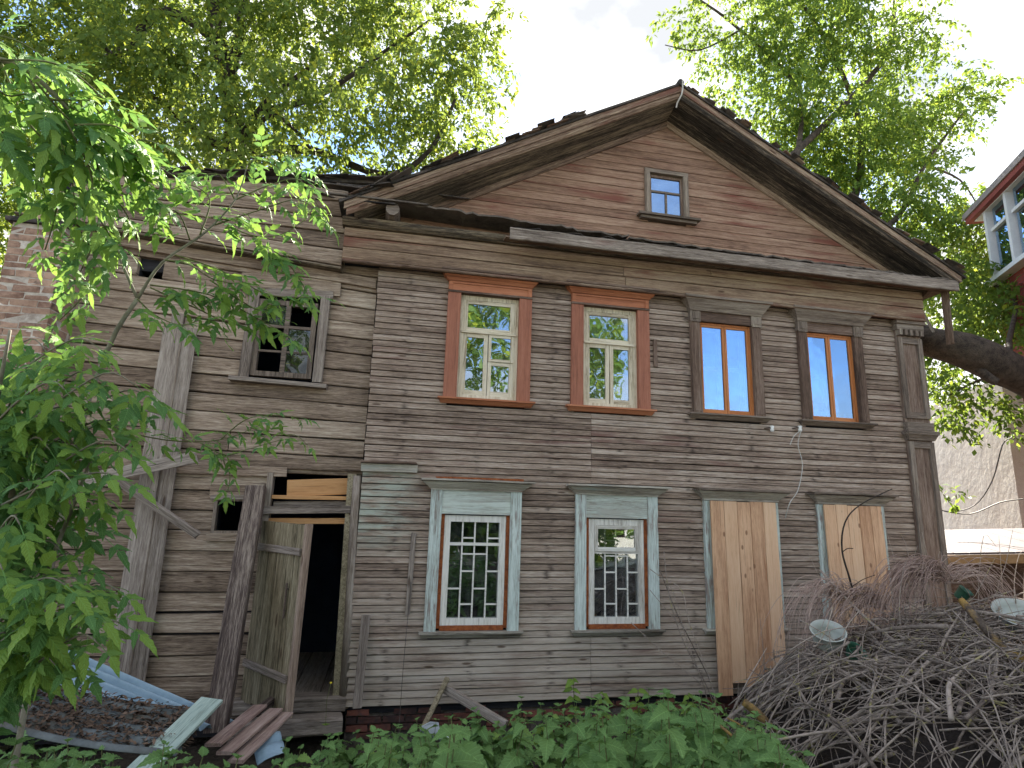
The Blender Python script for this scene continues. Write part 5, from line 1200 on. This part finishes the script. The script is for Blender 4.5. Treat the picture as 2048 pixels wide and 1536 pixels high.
def nettles():
    q = random.Random(31); plants = []; tries = 0
    while len(plants) < 215 and tries < 6000:
        tries += 1; y = -0.75-3.9*q.random()**0.9; x = q.uniform(-2.4, 4.6); h = q.uniform(0.45, 1.0)
        if -1.9 < x < -0.3 and -2.6 < y < -0.6: continue
        top = Vector((x, y, ground_z(x, y)+h)); u, v = to_px(top)
        if (top-CAM).length < 1.9: continue
        if u < -60 or u > 1640: continue
        L = lim(u)+max(0, q.gauss(18, 22))
        while v < L and h > 0.2: h -= 0.05; top.z -= 0.05; u, v = to_px(top)
        if v < L or v > 1640: continue
        plants.append((x, y, h, v))
    plants.sort(key=lambda p: (Vector((p[0], p[1], ground_z(p[0], p[1])+p[2]))-CAM).length)
    vis = [p for p in plants if p[3] < 1535]; rest = [p for p in plants if p[3] >= 1535]
    big = vis[:75]; rest += vis[75:]
    for (x, y, h, v) in big:
        b, pts, mats = nettle(q, x, y, h)
        u = to_px((x, y, b.z+h))[0]
        where = ('beside the pale green board' if u < 420 else 'in front of the doorstep boards' if u < 700 else 'below the first grilled window' if u < 960 else
                 'between the two grilled windows' if u < 1130 else 'below the second grilled window' if u < 1340 else 'at the left foot of the brush pile')
        e = empty('nettle_plant', b, ('tall' if h > 0.75 else 'knee-high' if h > 0.5 else 'low')+' stinging nettle with toothed leaves '+where, 'plant', 'nettles in the weed patch')
        m = MB(); m.tube(smooth_path(pts, 2), [0.0045, .0045, .004, .004, .0035, .003, .0025][:7], 5); m.build('stem', 'green_stem', e, True)
        for i, M in enumerate(mats): link('leaf', NET_M[i % len(NET_M)], e, M)
    allp = []; st = MB()
    for (x, y, h, v) in rest:
        b, pts, mats = nettle(q, x, y, h); st.tube(pts, [0.0045, 0.004, 0.0035, 0.0025], 4)
        allp += [xf(NET_T[i % len(NET_T)], M) for i, M in enumerate(mats)]
    V, F, U = combine(allp)
    o = link('weed_undergrowth', np_mesh('weed_undergrowth', V, F, 'nettle_leaf', U, True)); tag(o, 'dense mass of nettles and weeds growing along the foot of the house', 'weeds', kind='stuff')
    tag(st.build('weed_stalks', 'green_stem', None, True), 'thin stalks inside the weed mass', 'weeds', kind='stuff')
    # low ground cover leaves
    g = np.random.default_rng(4); parts = []
    for i in range(1100):
        x, y = g.uniform(-3.2, 4.8), g.uniform(-4.4, -0.45)
        if -1.95 < x < -0.45 and -2.3 < y < -0.5: continue
        if x < 0.1 and y > -1.0 and g.random() < 0.75: continue
        p = (x, y, ground_z(x, y)+g.uniform(0.02, 0.22)); a = g.uniform(0, 6.28)
        parts.append(xf(NET_T[i % 6], orient(p, (math.cos(a), math.sin(a), g.uniform(-0.3, 0.4)), (g.normal()*0.3, g.normal()*0.3-0.2, 1), g.uniform(0.4, 0.9))))
    V, F, U = combine(parts); tag(link('ground_cover', np_mesh('ground_cover', V, F, 'nettle_leaf', U, True)), 'low leafy ground cover', 'weeds', kind='stuff')
nettles()
def seedlings():
    q = random.Random(77)
    for k, (u, v, Y, lab) in enumerate(((1132, 1352, -0.75, 'tallest lime green seedling against the siding'), (1192, 1378, -0.75, 'lime green seedling with drooping leaves right of the tallest one'),
                                        (1262, 1372, -0.62, 'small lime green seedling below the second grilled window'), (1362, 1384, -0.8, 'lime green seedling by the foot of the boarded window'), (1070, 1440, -1.0, 'short lime green seedling among the nettles'))):
        top = at(u+14, v+8, Y); b = Vector((top.x+q.uniform(-.04, .04), top.y+0.05, ground_z(top.x, top.y))); e = empty('seedling', b, lab, 'plant')
        pts = [b, b.lerp(top, 0.5)+Vector((0.02, 0, 0)), top]; m = MB(); m.tube(smooth_path(pts, 3), 0.004, 5); m.build('stem', 'green_stem', e, True)
        for j in range(7):
            t = 0.35+0.65*j/6; p = b.lerp(top, t); a = j*1.7+k
            for s in (0, math.pi):
                M = orient(p, (math.cos(a+s), math.sin(a+s)*0.7-0.2, -0.15), (0, -0.8, 1), q.uniform(1.1, 1.7)); link('leaf', LIME_M[(j+k) % 5], e, M)
    # a yellow hawkweed by the doorstep
    b = at(655, 1405, -0.35); b.z = -0.06; top = at(662, 1366, -0.38); e = empty('yellow_flower', b, 'single yellow flower on a thin stalk at the door threshold', 'flower')
    m = MB(); m.tube([b, b.lerp(top, 0.6)+Vector((-0.02, 0, 0)), top], 0.003, 5); m.build('stem', 'green_stem', e)
    m = MB(); n = 9; vs = [tuple(top)]
    for i in range(n*2): a = math.pi*i/n; r_ = 0.016 if i % 2 else 0.009; vs.append((top.x+r_*math.cos(a), top.y-0.004+r_*math.sin(a)*0.5, top.z+r_*math.sin(a)*0.6+0.004))
    m.add(vs, [(0, 1+i, 1+(i+1) % (2*n)) for i in range(2*n)])
    simple('petal', (0.62, 0.50, 0.03), (0.70, 0.58, 0.05), 30, bump=0); m.build('petals', 'petal', e)
    for j in range(4): link('leaf', LIME_M[j], e, orient(b, (math.cos(j*1.6), math.sin(j*1.6), 0.5), (0, -0.3, 1), 0.55))
seedlings()

# ------------------------------------------------------------------ scrap by the doorway
def sheet_grid(name, A, B, C, D, nu, nv, ribs, amp, mat, label, cat, bend=0.0, thick=0.006):
    """corrugated sheet: A-B one long edge, D-C the other; ribs run A->B"""
    A, B, C, D = map(Vector, (A, B, C, D)); nrm_ = (B-A).cross(D-A).normalized()
    if nrm_.z < 0: nrm_ = -nrm_
    V = []
    for j in range(nv+1):
        for i in range(nu+1):
            s, t = i/nu, j/nv; p = A.lerp(B, s).lerp(D.lerp(C, s), t)
            p = p+nrm_*(amp*math.sin(2*math.pi*ribs*t)+bend*math.sin(math.pi*s)+0.006*mnoise.noise((s*5, t*5, 1)))
            V.append(p)
    n = len(V); V2 = V+[p-nrm_*thick for p in V]; w = nu+1; fs = []
    for j in range(nv):
        for i in range(nu):
            a = j*w+i; fs.append((a, a+1, a+w+1, a+w)); fs.append((a+n, a+w+n, a+w+1+n, a+1+n))
    for i in range(nu): fs.append((i, i+n, i+1+n, i+1)); k = nv*w+i; fs.append((k, k+1, k+1+n, k+n))
    for j in range(nv): a = j*w; fs.append((a, a+w, a+w+n, a+n)); k = j*w+nu; fs.append((k, k+n, k+w+n, k+w))
    m = MB(); m.add(V2, fs); return tag(m.build(name, mat, None, True), label, cat)
sheet_grid('corrugated_sheet', at(118, 1292, -0.75), at(470, 1445, -0.70), at(372, 1462, -1.05), at(40, 1338, -1.15), 16, 60, 4, 0.030, 'blue_sheet', 'pale blue corrugated roofing sheet lying against the annex wall', 'roofing sheet')
sheet_grid('slate_sheet', at(-160, 1400, -2.25), at(352, 1512, -1.95), at(420, 1418, -1.25), at(-60, 1318, -1.35), 18, 44, 5, 0.022, 'slate_sheet', 'grey wavy slate sheet covered with dead leaves in the lower left', 'roofing sheet', -0.07)
sheet_grid('tin_piece', at(500, 1478, -1.0), at(560, 1462, -0.95), at(572, 1505, -1.35), at(515, 1530, -1.4), 8, 20, 2, 0.012, 'blue_sheet', 'crumpled piece of light blue tin below the pinkish boards', 'tin sheet', 0.02)
g = np.random.default_rng(8); parts = []
for i in range(3200):
    s, t = g.random(), 0.10+0.9*g.random()
    p = at(-160, 1400, -2.25).lerp(at(352, 1512, -1.95), s).lerp(at(-60, 1318, -1.35).lerp(at(420, 1418, -1.25), s), t)
    if math.sin(2*math.pi*5*t) > 0.35 and g.random() < 0.55: continue
    p = p+Vector((0, 0, -0.065*math.sin(math.pi*s)+0.022*math.sin(2*math.pi*5*t)+0.012+0.02*g.random())); a = g.uniform(0, 6.28)
    parts.append(xf(leaflet(0.05, 0.022, 0, 2, 0.3, 0.3), orient(p, (math.cos(a), math.sin(a), g.normal()*0.35), (g.normal()*0.5, g.normal()*0.5, 1), g.uniform(0.6, 1.5))))
V, F, U = combine(parts); tag(link('leaf_litter', np_mesh('leaf_litter', V, F, 'litter')), 'brown dead leaf litter on the slate sheet', 'leaves', kind='stuff')
m = MB()   # rubble under the sheets
vs = [(x, y, ground_z(x, y)+0.30*max(0, 1-((x+2.3)/1.5)**2)*max(0, 1-((y+1.3)/1.0)**2)+0.05*mnoise.noise((x*5, y*5, 0))) for y in [-2.3+0.1*j for j in range(21)] for x in [-3.8+0.15*i for i in range(21)]]
m.add(vs, [(j*21+i, j*21+i+1, (j+1)*21+i+1, (j+1)*21+i) for j in range(20) for i in range(20)]); tag(m.build('soil_heap', 'soil', None, True), kind='structure')

def loose(name, p, q, w, t, side, mat, label, cat, warp=0.004, ragged=0.004):
    return tag(plank(name, p, q, w, t, side, mat, None, warp, 6, ragged), label, cat)
loose('painted_board', at(262, 1560, -2.2), at(424, 1400, -1.35), 0.20, 0.03, (1, 0.3, 0.1), 'green_plank', 'pale green painted board lying at an angle over the roofing sheets', 'board')
loose('door_prop', at(512, 972, -0.06), at(432, 1462, -0.80), 0.20, 0.14, (1, 0, 0), 'post_wood', 'dark peeling post leaning in front of the door hinge side', 'post', 0.01, 0.02)
for k, (a, b, lab) in enumerate((((425, 1490), (520, 1412), 'reddish weathered board at the doorstep, leftmost of the heap'), ((448, 1510), (552, 1422), 'pinkish flaking board in the middle of the doorstep heap'), ((470, 1530), (572, 1432), 'pinkish board at the right edge of the doorstep heap'))):
    loose('doorstep_board', at(*a, -1.55)+Vector((0, 0, 0.012*k)), at(*b, -0.62)+Vector((0, 0, 0.012*k)), 0.135, 0.028, (1, 0.15, 0.05), 'pink_plank', lab, 'board')
loose('doorstep_beam', at(500, 1432, -0.75), at(560, 1388, -0.22), 0.07, 0.06, (1, 0, 0), 'post_wood', 'short dark beam sticking out under the door', 'beam')
loose('loose_board', at(165, 962, -0.24), at(392, 914, -0.16), 0.13, 0.03, (0, 0, 1), 'grey_plank', 'loose weathered board jutting across the boxed pilaster', 'board', 0.01, 0.02)
loose('loose_batten', at(228, 957, -0.22), at(396, 1070, -0.12), 0.075, 0.05, (0, -0.3, 1), 'grey_plank', 'diagonal broken batten hanging below the loose board', 'batten', 0.006, 0.02)
loose('propped_board', at(732, 1230, -0.07), at(714, 1416, -0.20), 0.095, 0.035, (1, 0, 0), 'grey_plank', 'short narrow grey board propped upright beside the door jamb', 'board')
loose('leaning_lath', at(895, 1356, -0.12), at(843, 1462, -0.42), 0.055, 0.03, (1, 0, 0.3), 'door_wood', 'mossy thin lath leaning on the wall below the first grilled window', 'lath')
loose('leaning_timber', at(886, 1376, -0.10), at(1012, 1450, -0.55), 0.085, 0.06, (0.3, 0, 1), 'grey_plank', 'grey timber sloping down to the right from the lath', 'timber')
m = MB()
for k, (u, v, r_) in enumerate(((860, 1462, .10), (845, 1490, .09), (885, 1475, .06))):
    c = at(u, v, -0.75); vs = [(c.x+r_*math.cos(a)*(1+.3*math.sin(a*3+k)), c.y+0.04*math.sin(a*2), c.z+r_*0.8*math.sin(a)) for a in [i*math.pi/4 for i in range(8)]]
    vs2 = [(x, y+0.02, z) for (x, y, z) in vs]; m.add(vs+vs2, [tuple(range(8)), tuple(reversed(range(8, 16)))]+[(i, i+8, (i+1) % 8+8, (i+1) % 8) for i in range(8)])
tag(m.build('torn_wrapper', 'paper'), 'torn pale wrapper lying in the weeds by the leaning lath', 'litter')
m = MB(); m.tube(smooth_path([at(822, 1163, -0.052), at(815, 1240, -0.07), at(806, 1340, -0.10), at(797, 1470, -0.2)], 3), 0.0035, 5); tag(m.build('hanging_wire', 'wire_dark'), 'thin dark wire hanging from the long grey batten', 'wire')

# insulators and cable on the facade
for (u, v, lab) in ((1544, 857, 'small white porcelain insulator between the orange windows'), (1600, 857, 'small white porcelain insulator under the right orange window, holding a cable')):
    p = at(u, v, -0.06); e = empty('insulator', p, lab, 'insulator')
    m = MB(); m.tube([p+Vector((0, 0, -0.045)), p+Vector((0, 0, -0.02)), p+Vector((0, 0, 0.0)), p+Vector((0, 0, 0.03)), p+Vector((0, 0, 0.04))], [0.020, 0.030, 0.022, 0.032, 0.014], 10); m.build('body', 'porcelain', e, True)
    m = MB(); m.tube([p+Vector((-0.09, 0.04, 0.0)), p+Vector((-0.05, 0.0, 0.01)), p+Vector((0, 0, 0.02))], 0.009, 6); m.build('hook', 'iron', e)
m = MB(); m.tube(smooth_path([at(1602, 862, -0.09), at(1596, 890, -0.07), at(1605, 930, -0.06), at(1596, 980, -0.06), at(1580, 1005, -0.19), at(1571, 1035, -0.08)], 4), 0.006, 6); tag(m.build('cable', 'wire'), 'pale cable hanging down the siding from the right insulator', 'cable')
m = MB(); m.tube(smooth_path([at(1600, 862, -0.09), at(1588, 872, -0.10), at(1580, 890, -0.09)], 4), 0.006, 6); tag(m.build('cable', 'wire'), 'short cut cable end dangling at the right insulator', 'cable')

# ------------------------------------------------------------------ brush pile
def mound(x, y):
    d2 = ((x-7.2)/3.75)**2+((y+2.25)/2.45)**2; g = ground_z(x, y)
    top = 1.17+0.02*(x-4)+0.10*mnoise.noise((x*1.3, y*1.3, 5))
    return g+max(0.0, top-g)*max(0.0, 1-d2)**0.42
def pile_branch(q, x, y, ang, L, r0, off, fork=True):
    n = 7; pts = []; px_, py_ = x, y; a = ang; cur = q.uniform(-0.9, 0.9)*(1.0 if r0 < 0.012 and L > 0.9 else 0.4); zt = q.uniform(-0.20, 0.20)
    for i in range(n):
        t = i/(n-1); z = mound(px_, py_)+off+zt*(t-0.5)*2+0.10*math.sin(t*math.pi)*q.uniform(-0.3, 1.0)
        pts.append(Vector((px_, py_, z))); a += cur*0.22+q.uniform(-0.14, 0.14); st = L/(n-1); px_ += math.cos(a)*st; py_ += math.sin(a)*st
    # stiff sticks do not follow every bump: relax heights
    for _ in range(2):
        for i in range(1, n-1): pts[i].z = max(pts[i].z*0.5+(pts[i-1].z+pts[i+1].z)*0.25, ground_z(pts[i].x, pts[i].y)+r0)
    m = MB(); P = smooth_path(pts, 2); k = len(P)
    m.tube(P, [r0*(1-0.72*i/(k-1)) for i in range(k)], 6)
    if fork:
        for f in range(q.choice([1, 1, 2, 3])):
            i = q.randrange(2, k-3); d = (P[i+1]-P[i]).normalized(); s = Vector((q.uniform(-1, 1), q.uniform(-1, 1), q.uniform(-0.3, 0.7))); ll = L*q.uniform(0.15, 0.4)
            e1 = P[i]+(d*0.8+s*0.5).normalized()*ll*0.5; e2 = e1+(d*0.7+s*0.5+Vector((0, 0, q.uniform(-0.3, 0.2)))).normalized()*ll*0.5
            m.tube([P[i], e1, e2], [r0*0.45, r0*0.3, r0*0.15], 5)
    return m
def brush_pile():
    q = random.Random(51)
    m = MB(); nx, ny = 44, 30
    vs = [(3.3+8.0*i/nx, -4.7+4.9*j/ny, min(mound(3.3+8.0*i/nx, -4.7+4.9*j/ny)-0.26, ground_z(3.3+8.0*i/nx, -4.7+4.9*j/ny)-0.02+0.72*(mound(3.3+8.0*i/nx, -4.7+4.9*j/ny)-ground_z(3.3+8.0*i/nx, -4.7+4.9*j/ny)))) for j in range(ny+1) for i in range(nx+1)]
    m.add(vs, [(j*(nx+1)+i, j*(nx+1)+i+1, (j+1)*(nx+1)+i+1, (j+1)*(nx+1)+i) for j in range(ny) for i in range(nx)])
    tag(m.build('brush_core', 'core', None, True), 'dark rotting core of the brush pile', 'brush', kind='stuff')
    cnt = 0; tries = 0
    while cnt < 295 and tries < 5000:
        tries += 1; x, y = q.uniform(3.6, 9.6), q.uniform(-4.3, -0.5)
        if mound(x, y)-ground_z(x, y) < 0.12: continue
        u, v = to_px((x, y, mound(x, y)))
        if u > 2200 or u < 1380 or v > 1640: continue
        ang = q.gauss(0.0, 1.0)+(math.pi if q.random() < 0.5 else 0)+0.1; L = q.uniform(0.7, 2.2); r0 = q.choice([0.008, 0.010, 0.010, 0.012, 0.014, 0.017, 0.022])
        mm = pile_branch(q, x-math.cos(ang)*L*0.5, y-math.sin(ang)*L*0.5, ang, L, r0, q.uniform(-0.16, 0.10))
        size = 'thick' if r0 > 0.015 else 'finger-thick' if r0 > 0.011 else 'thin'
        zone = ('on the left slope of the brush pile' if u < 1600 else 'atop the brush pile around the white tub' if v < 1320 and u < 1800 else 'atop the brush pile around the basin' if v < 1320 else
                'low in the middle front of the brush pile' if u < 1850 else 'low in the right front of the brush pile')
        tag(mm.build('cut_branch', 'stick_bark', None, True), size+(' short' if L < 1.3 else ' long')+' grey cut branch '+zone, 'branch', 'cut branches in the brush pile'); cnt += 1
    st = MB(); cnt = 0
    while cnt < 2300:
        x, y = q.uniform(3.4, 9.6), q.uniform(-4.4, -0.4)
        if mound(x, y)-ground_z(x, y) < 0.05: cnt += 0; 
        ang = q.uniform(0, 6.28); L = q.uniform(0.3, 1.1)
        if mound(x, y)-ground_z(x, y) > 0.05:
            b = pile_branch(q, x-math.cos(ang)*L*0.5, y-math.sin(ang)*L*0.5, ang, L, q.choice([0.004, 0.005, 0.007, 0.009]), q.uniform(-0.16, 0.10), q.random() < 0.4); st.add(b.v, b.f)
        cnt += 1
    tag(st.build('brush_twigs', 'stick_bark', None, True), 'countless thin twigs filling the brush pile', 'twigs', kind='stuff')
    # distinctive pieces
    def one(name, path, r0, r1, mat, label, cat='branch', n=8, tw=()):
        P = smooth_path(path, 4); k = len(P); mm = MB(); mm.tube(P, [(r0+(r1-r0)*i/(k-1))*(1+0.10*mnoise.noise((i*0.7, r0*99, 2))) for i in range(k)], n)
        for (a, b, r_) in tw: mm.tube(smooth_path([a, a.lerp(b, 0.5)+Vector((0, 0, 0.02)), b], 3), r_, 5)
        return tag(mm.build(name, mat, None, True), label, cat)
    one('lichen_log', [at(1922, 1200, -2.3), at(1960, 1245, -2.5), at(2010, 1298, -2.7), at(2090, 1345, -2.9)], 0.030, 0.042, 'log_bark', 'thick log crusted with orange lichen on the right of the brush pile', 'log', 10)
    lg = one('sawn_log', [at(1488, 1404, -2.05), at(1520, 1432, -2.1), at(1548, 1470, -2.15), at(1560, 1520, -2.15), at(1562, 1600, -2.0)], 0.034, 0.046, 'log_bark', 'short sawn log end sticking up at the left foot of the brush pile', 'log', 10)
    one('long_branch', [at(1640, 1140, -1.3), at(1720, 1225, -1.7), at(1800, 1290, -2.1), at(1920, 1360, -2.4), at(2080, 1440, -2.6)], 0.012, 0.022, 'stick_bark', 'long straight grey branch running diagonally down across the brush pile')
    one('arched_stem', [at(1716, 1230, -1.5), at(1700, 1160, -1.5), at(1684, 1100, -1.5), at(1690, 1045, -1.5), at(1720, 1010, -1.5), at(1784, 978, -1.5)], 0.012, 0.005, 'bark_dark', 'dark bare stem arching up in front of the right boarded window', tw=((at(1684, 1105, -1.5), at(1706, 1097, -1.5), 0.005), (at(1698, 1178, -1.5), at(1750, 1150, -1.5), 0.004)))
    one('pale_branch', [at(1670, 1536, -3.0), at(1800, 1505, -3.0), at(1920, 1475, -2.95), at(2080, 1430, -2.9)], 0.016, 0.026, 'stick_bark', 'long pale branch low across the right front of the brush pile')
    one('forked_branch', [at(1760, 1255, -1.7), at(1850, 1235, -1.8), at(1950, 1205, -1.85), at(2030, 1180, -1.9)], 0.016, 0.007, 'stick_bark', 'curved grey branch rising to the right below the willow bundle')
    one('yellow_branch', [at(1440, 1452, -2.3), at(1500, 1500, -2.5), at(1580, 1560, -2.6)], 0.012, 0.014, 'log_bark', 'yellow lichened branch sloping through the nettles at the left of the pile')
    one('thin_yellow_branch', [at(1455, 1436, -2.2), at(1520, 1475, -2.3), at(1600, 1545, -2.5)], 0.008, 0.010, 'log_bark', 'thinner lichened branch just above the yellow one left of the pile')
    one('front_branch', [at(1500, 1492, -2.7), at(1640, 1465, -2.8), at(1780, 1460, -2.8), at(1900, 1475, -2.8), at(2000, 1500, -2.8)], 0.010, 0.016, 'stick_bark', 'slightly arched long branch across the front of the pile')
    # willow bundles: many arching switches
    def bundle(u0, v0, Y0, n, spread, name, label, left=True, seed=3):
        g = random.Random(seed); mm = MB(); o = at(u0, v0, Y0)
        for i in range(n):
            a = g.uniform(*spread); L = g.uniform(0.3, 1.0); up_ = g.uniform(0.0, 0.6)
            d = Vector((math.cos(a), -abs(math.sin(a))*0.55*g.random()-0.05, 0)); b = o+Vector((g.uniform(-.10, .10), g.uniform(-.12, .12), g.uniform(-.08, .04)))
            pts = [b, b+d*L*0.25+Vector((0, 0, up_*0.30)), b+d*L*0.6+Vector((0, 0, up_*0.28)), b+d*L*0.9+Vector((g.uniform(-.05, .05), 0, up_*0.28-0.30*L)), b+d*L+Vector((g.uniform(-.08, .08), 0, up_*0.2-0.62*L))]
            mm.tube(smooth_path(pts, 3), [0.0046-0.0034*k/12 for k in range(13)], 4, False)
        return tag(mm.build(name, 'willow_bark', None, True), label, 'twigs')
    bundle(1872, 1150, -1.75, 150, (2.2, 3.6), 'switch_bundle', 'sheaf of pale bare switches drooping to the left at the house corner')
    bundle(1890, 1152, -1.75, 45, (-0.5, 1.2), 'switch_bundle', 'smaller spray of bare switches drooping to the right at the house corner', seed=5)
    bundle(1760, 1205, -1.5, 120, (2.4, 3.5), 'twig_spray', 'tangled spray of thin reddish twigs curling before the right boarded window', seed=6)
    bundle(1680, 1185, -1.45, 60, (2.3, 4.0), 'twig_spray', 'wispy ring of thin twigs between the two boarded windows', seed=8)
    # upright dry stalks
    q2 = random.Random(6); ds = empty('dry_shrub', Vector((at(1428, 1395, -0.6).x, -0.6, ground_z(4.4, -0.6))), 'bare dry shrub stems leaning by the second grilled window', 'shrub')
    b = ds.location
    for pts, r_ in (([(1320, 1140), (1355, 1230), (1395, 1310), (1430, 1392)], .006), ([(1328, 1103), (1340, 1200), (1370, 1290), (1425, 1400)], .006), ([(1300, 1138), (1345, 1180), (1370, 1270), (1410, 1380)], .005), ([(1338, 1160), (1366, 1185), (1380, 1250), (1428, 1385)], .006), ([(1262, 1245), (1320, 1300), (1380, 1350), (1430, 1400)], .005), ([(1300, 1180), (1350, 1240), (1375, 1262)], .004)):
        m = MB(); m.tube(smooth_path([at(u, v, -0.35-0.25*i/(len(pts)-1)) for i, (u, v) in enumerate(pts)]+([b] if len(pts) > 3 else []), 3), r_, 5); m.build('stem', 'stick_bark', ds, True)
    m = MB()
    for k in range(26):
        x, y = q2.uniform(5.2, 9.3), q2.uniform(-2.2, -0.7); z = mound(x, y); a = q2.uniform(-0.5, 0.5)
        m.tube(smooth_path([(x, y, z-0.1), (x+a*0.2, y, z+0.3), (x+a*0.55, y-0.05, z+q2.uniform(0.45, 0.9)), (x+a*0.95, y-0.08, z+q2.uniform(0.6, 1.15))], 3), [0.0045-0.0003*i for i in range(10)], 4)
    for (a, b, c) in (((1580, 1300), (1650, 1262), (1740, 1250)), ((1600, 1240), (1660, 1275), (1730, 1330)), ((1590, 1275), (1670, 1290), (1760, 1275)), ((1620, 1310), (1650, 1265), (1665, 1215)), ((1680, 1310), (1690, 1260), (1720, 1220))):
        m.tube(smooth_path([at(*a, -1.85), at(*b, -1.88), at(*c, -1.8)], 4), 0.005, 5)
    tag(m.build('upright_twigs', 'stick_bark', None, True), 'scattered thin upright twigs rising from the brush pile', 'twigs', kind='stuff')
brush_pile()

def bucket(c, r, h, axis, mat, label, rim=True):
    """thin-walled plastic tub with rolled rim, open along axis"""
    c = Vector(c); A = Vector(axis).normalized(); s = A.orthogonal().normalized(); t = A.cross(s); n = 28
    prof = [(0.0, 0.78), (0.02*h, 0.80), (h*0.5, 0.90), (h*0.93, 1.0), (h*0.95, 1.06), (h, 1.06), (h, 0.985), (h*0.5, 0.875), (0.05*h, 0.77)]
    V = []; F = []
    for (a, k) in prof:
        for i in range(n): th = 2*math.pi*i/n; V.append(c+A*a+(s*math.cos(th)+t*math.sin(th))*r*k)
    for j in range(len(prof)-1):
        for i in range(n): F.append((j*n+i, j*n+(i+1) % n, (j+1)*n+(i+1) % n, (j+1)*n+i))
    F.append(tuple(reversed(range(n)))); F.append(tuple((len(prof)-1)*n+i for i in range(n)))
    m = MB(); m.add(V, F); return tag(m.build('plastic_tub', mat, None, True), label, 'tub')
bucket(at(1655, 1288, -1.75), 0.155, 0.16, (-0.22, -0.42, 0.9), 'white_plastic', 'white plastic tub tilted on top of the brush pile, left')
bucket(at(2040, 1246, -2.1), 0.225, 0.12, (-0.22, -0.42, 0.9), 'white_plastic', 'wide pale plastic basin on the brush pile at the right edge')
bucket(at(1705, 1312, -1.9), 0.09, 0.09, (0.1, -0.7, 0.7), 'green_plastic', 'dark green pot half buried under the white tub')
bucket(at(1918, 1196, -1.55), 0.07, 0.12, (0.3, -0.6, 0.8), 'green_plastic', 'dark green pot behind the sheaf of switches')
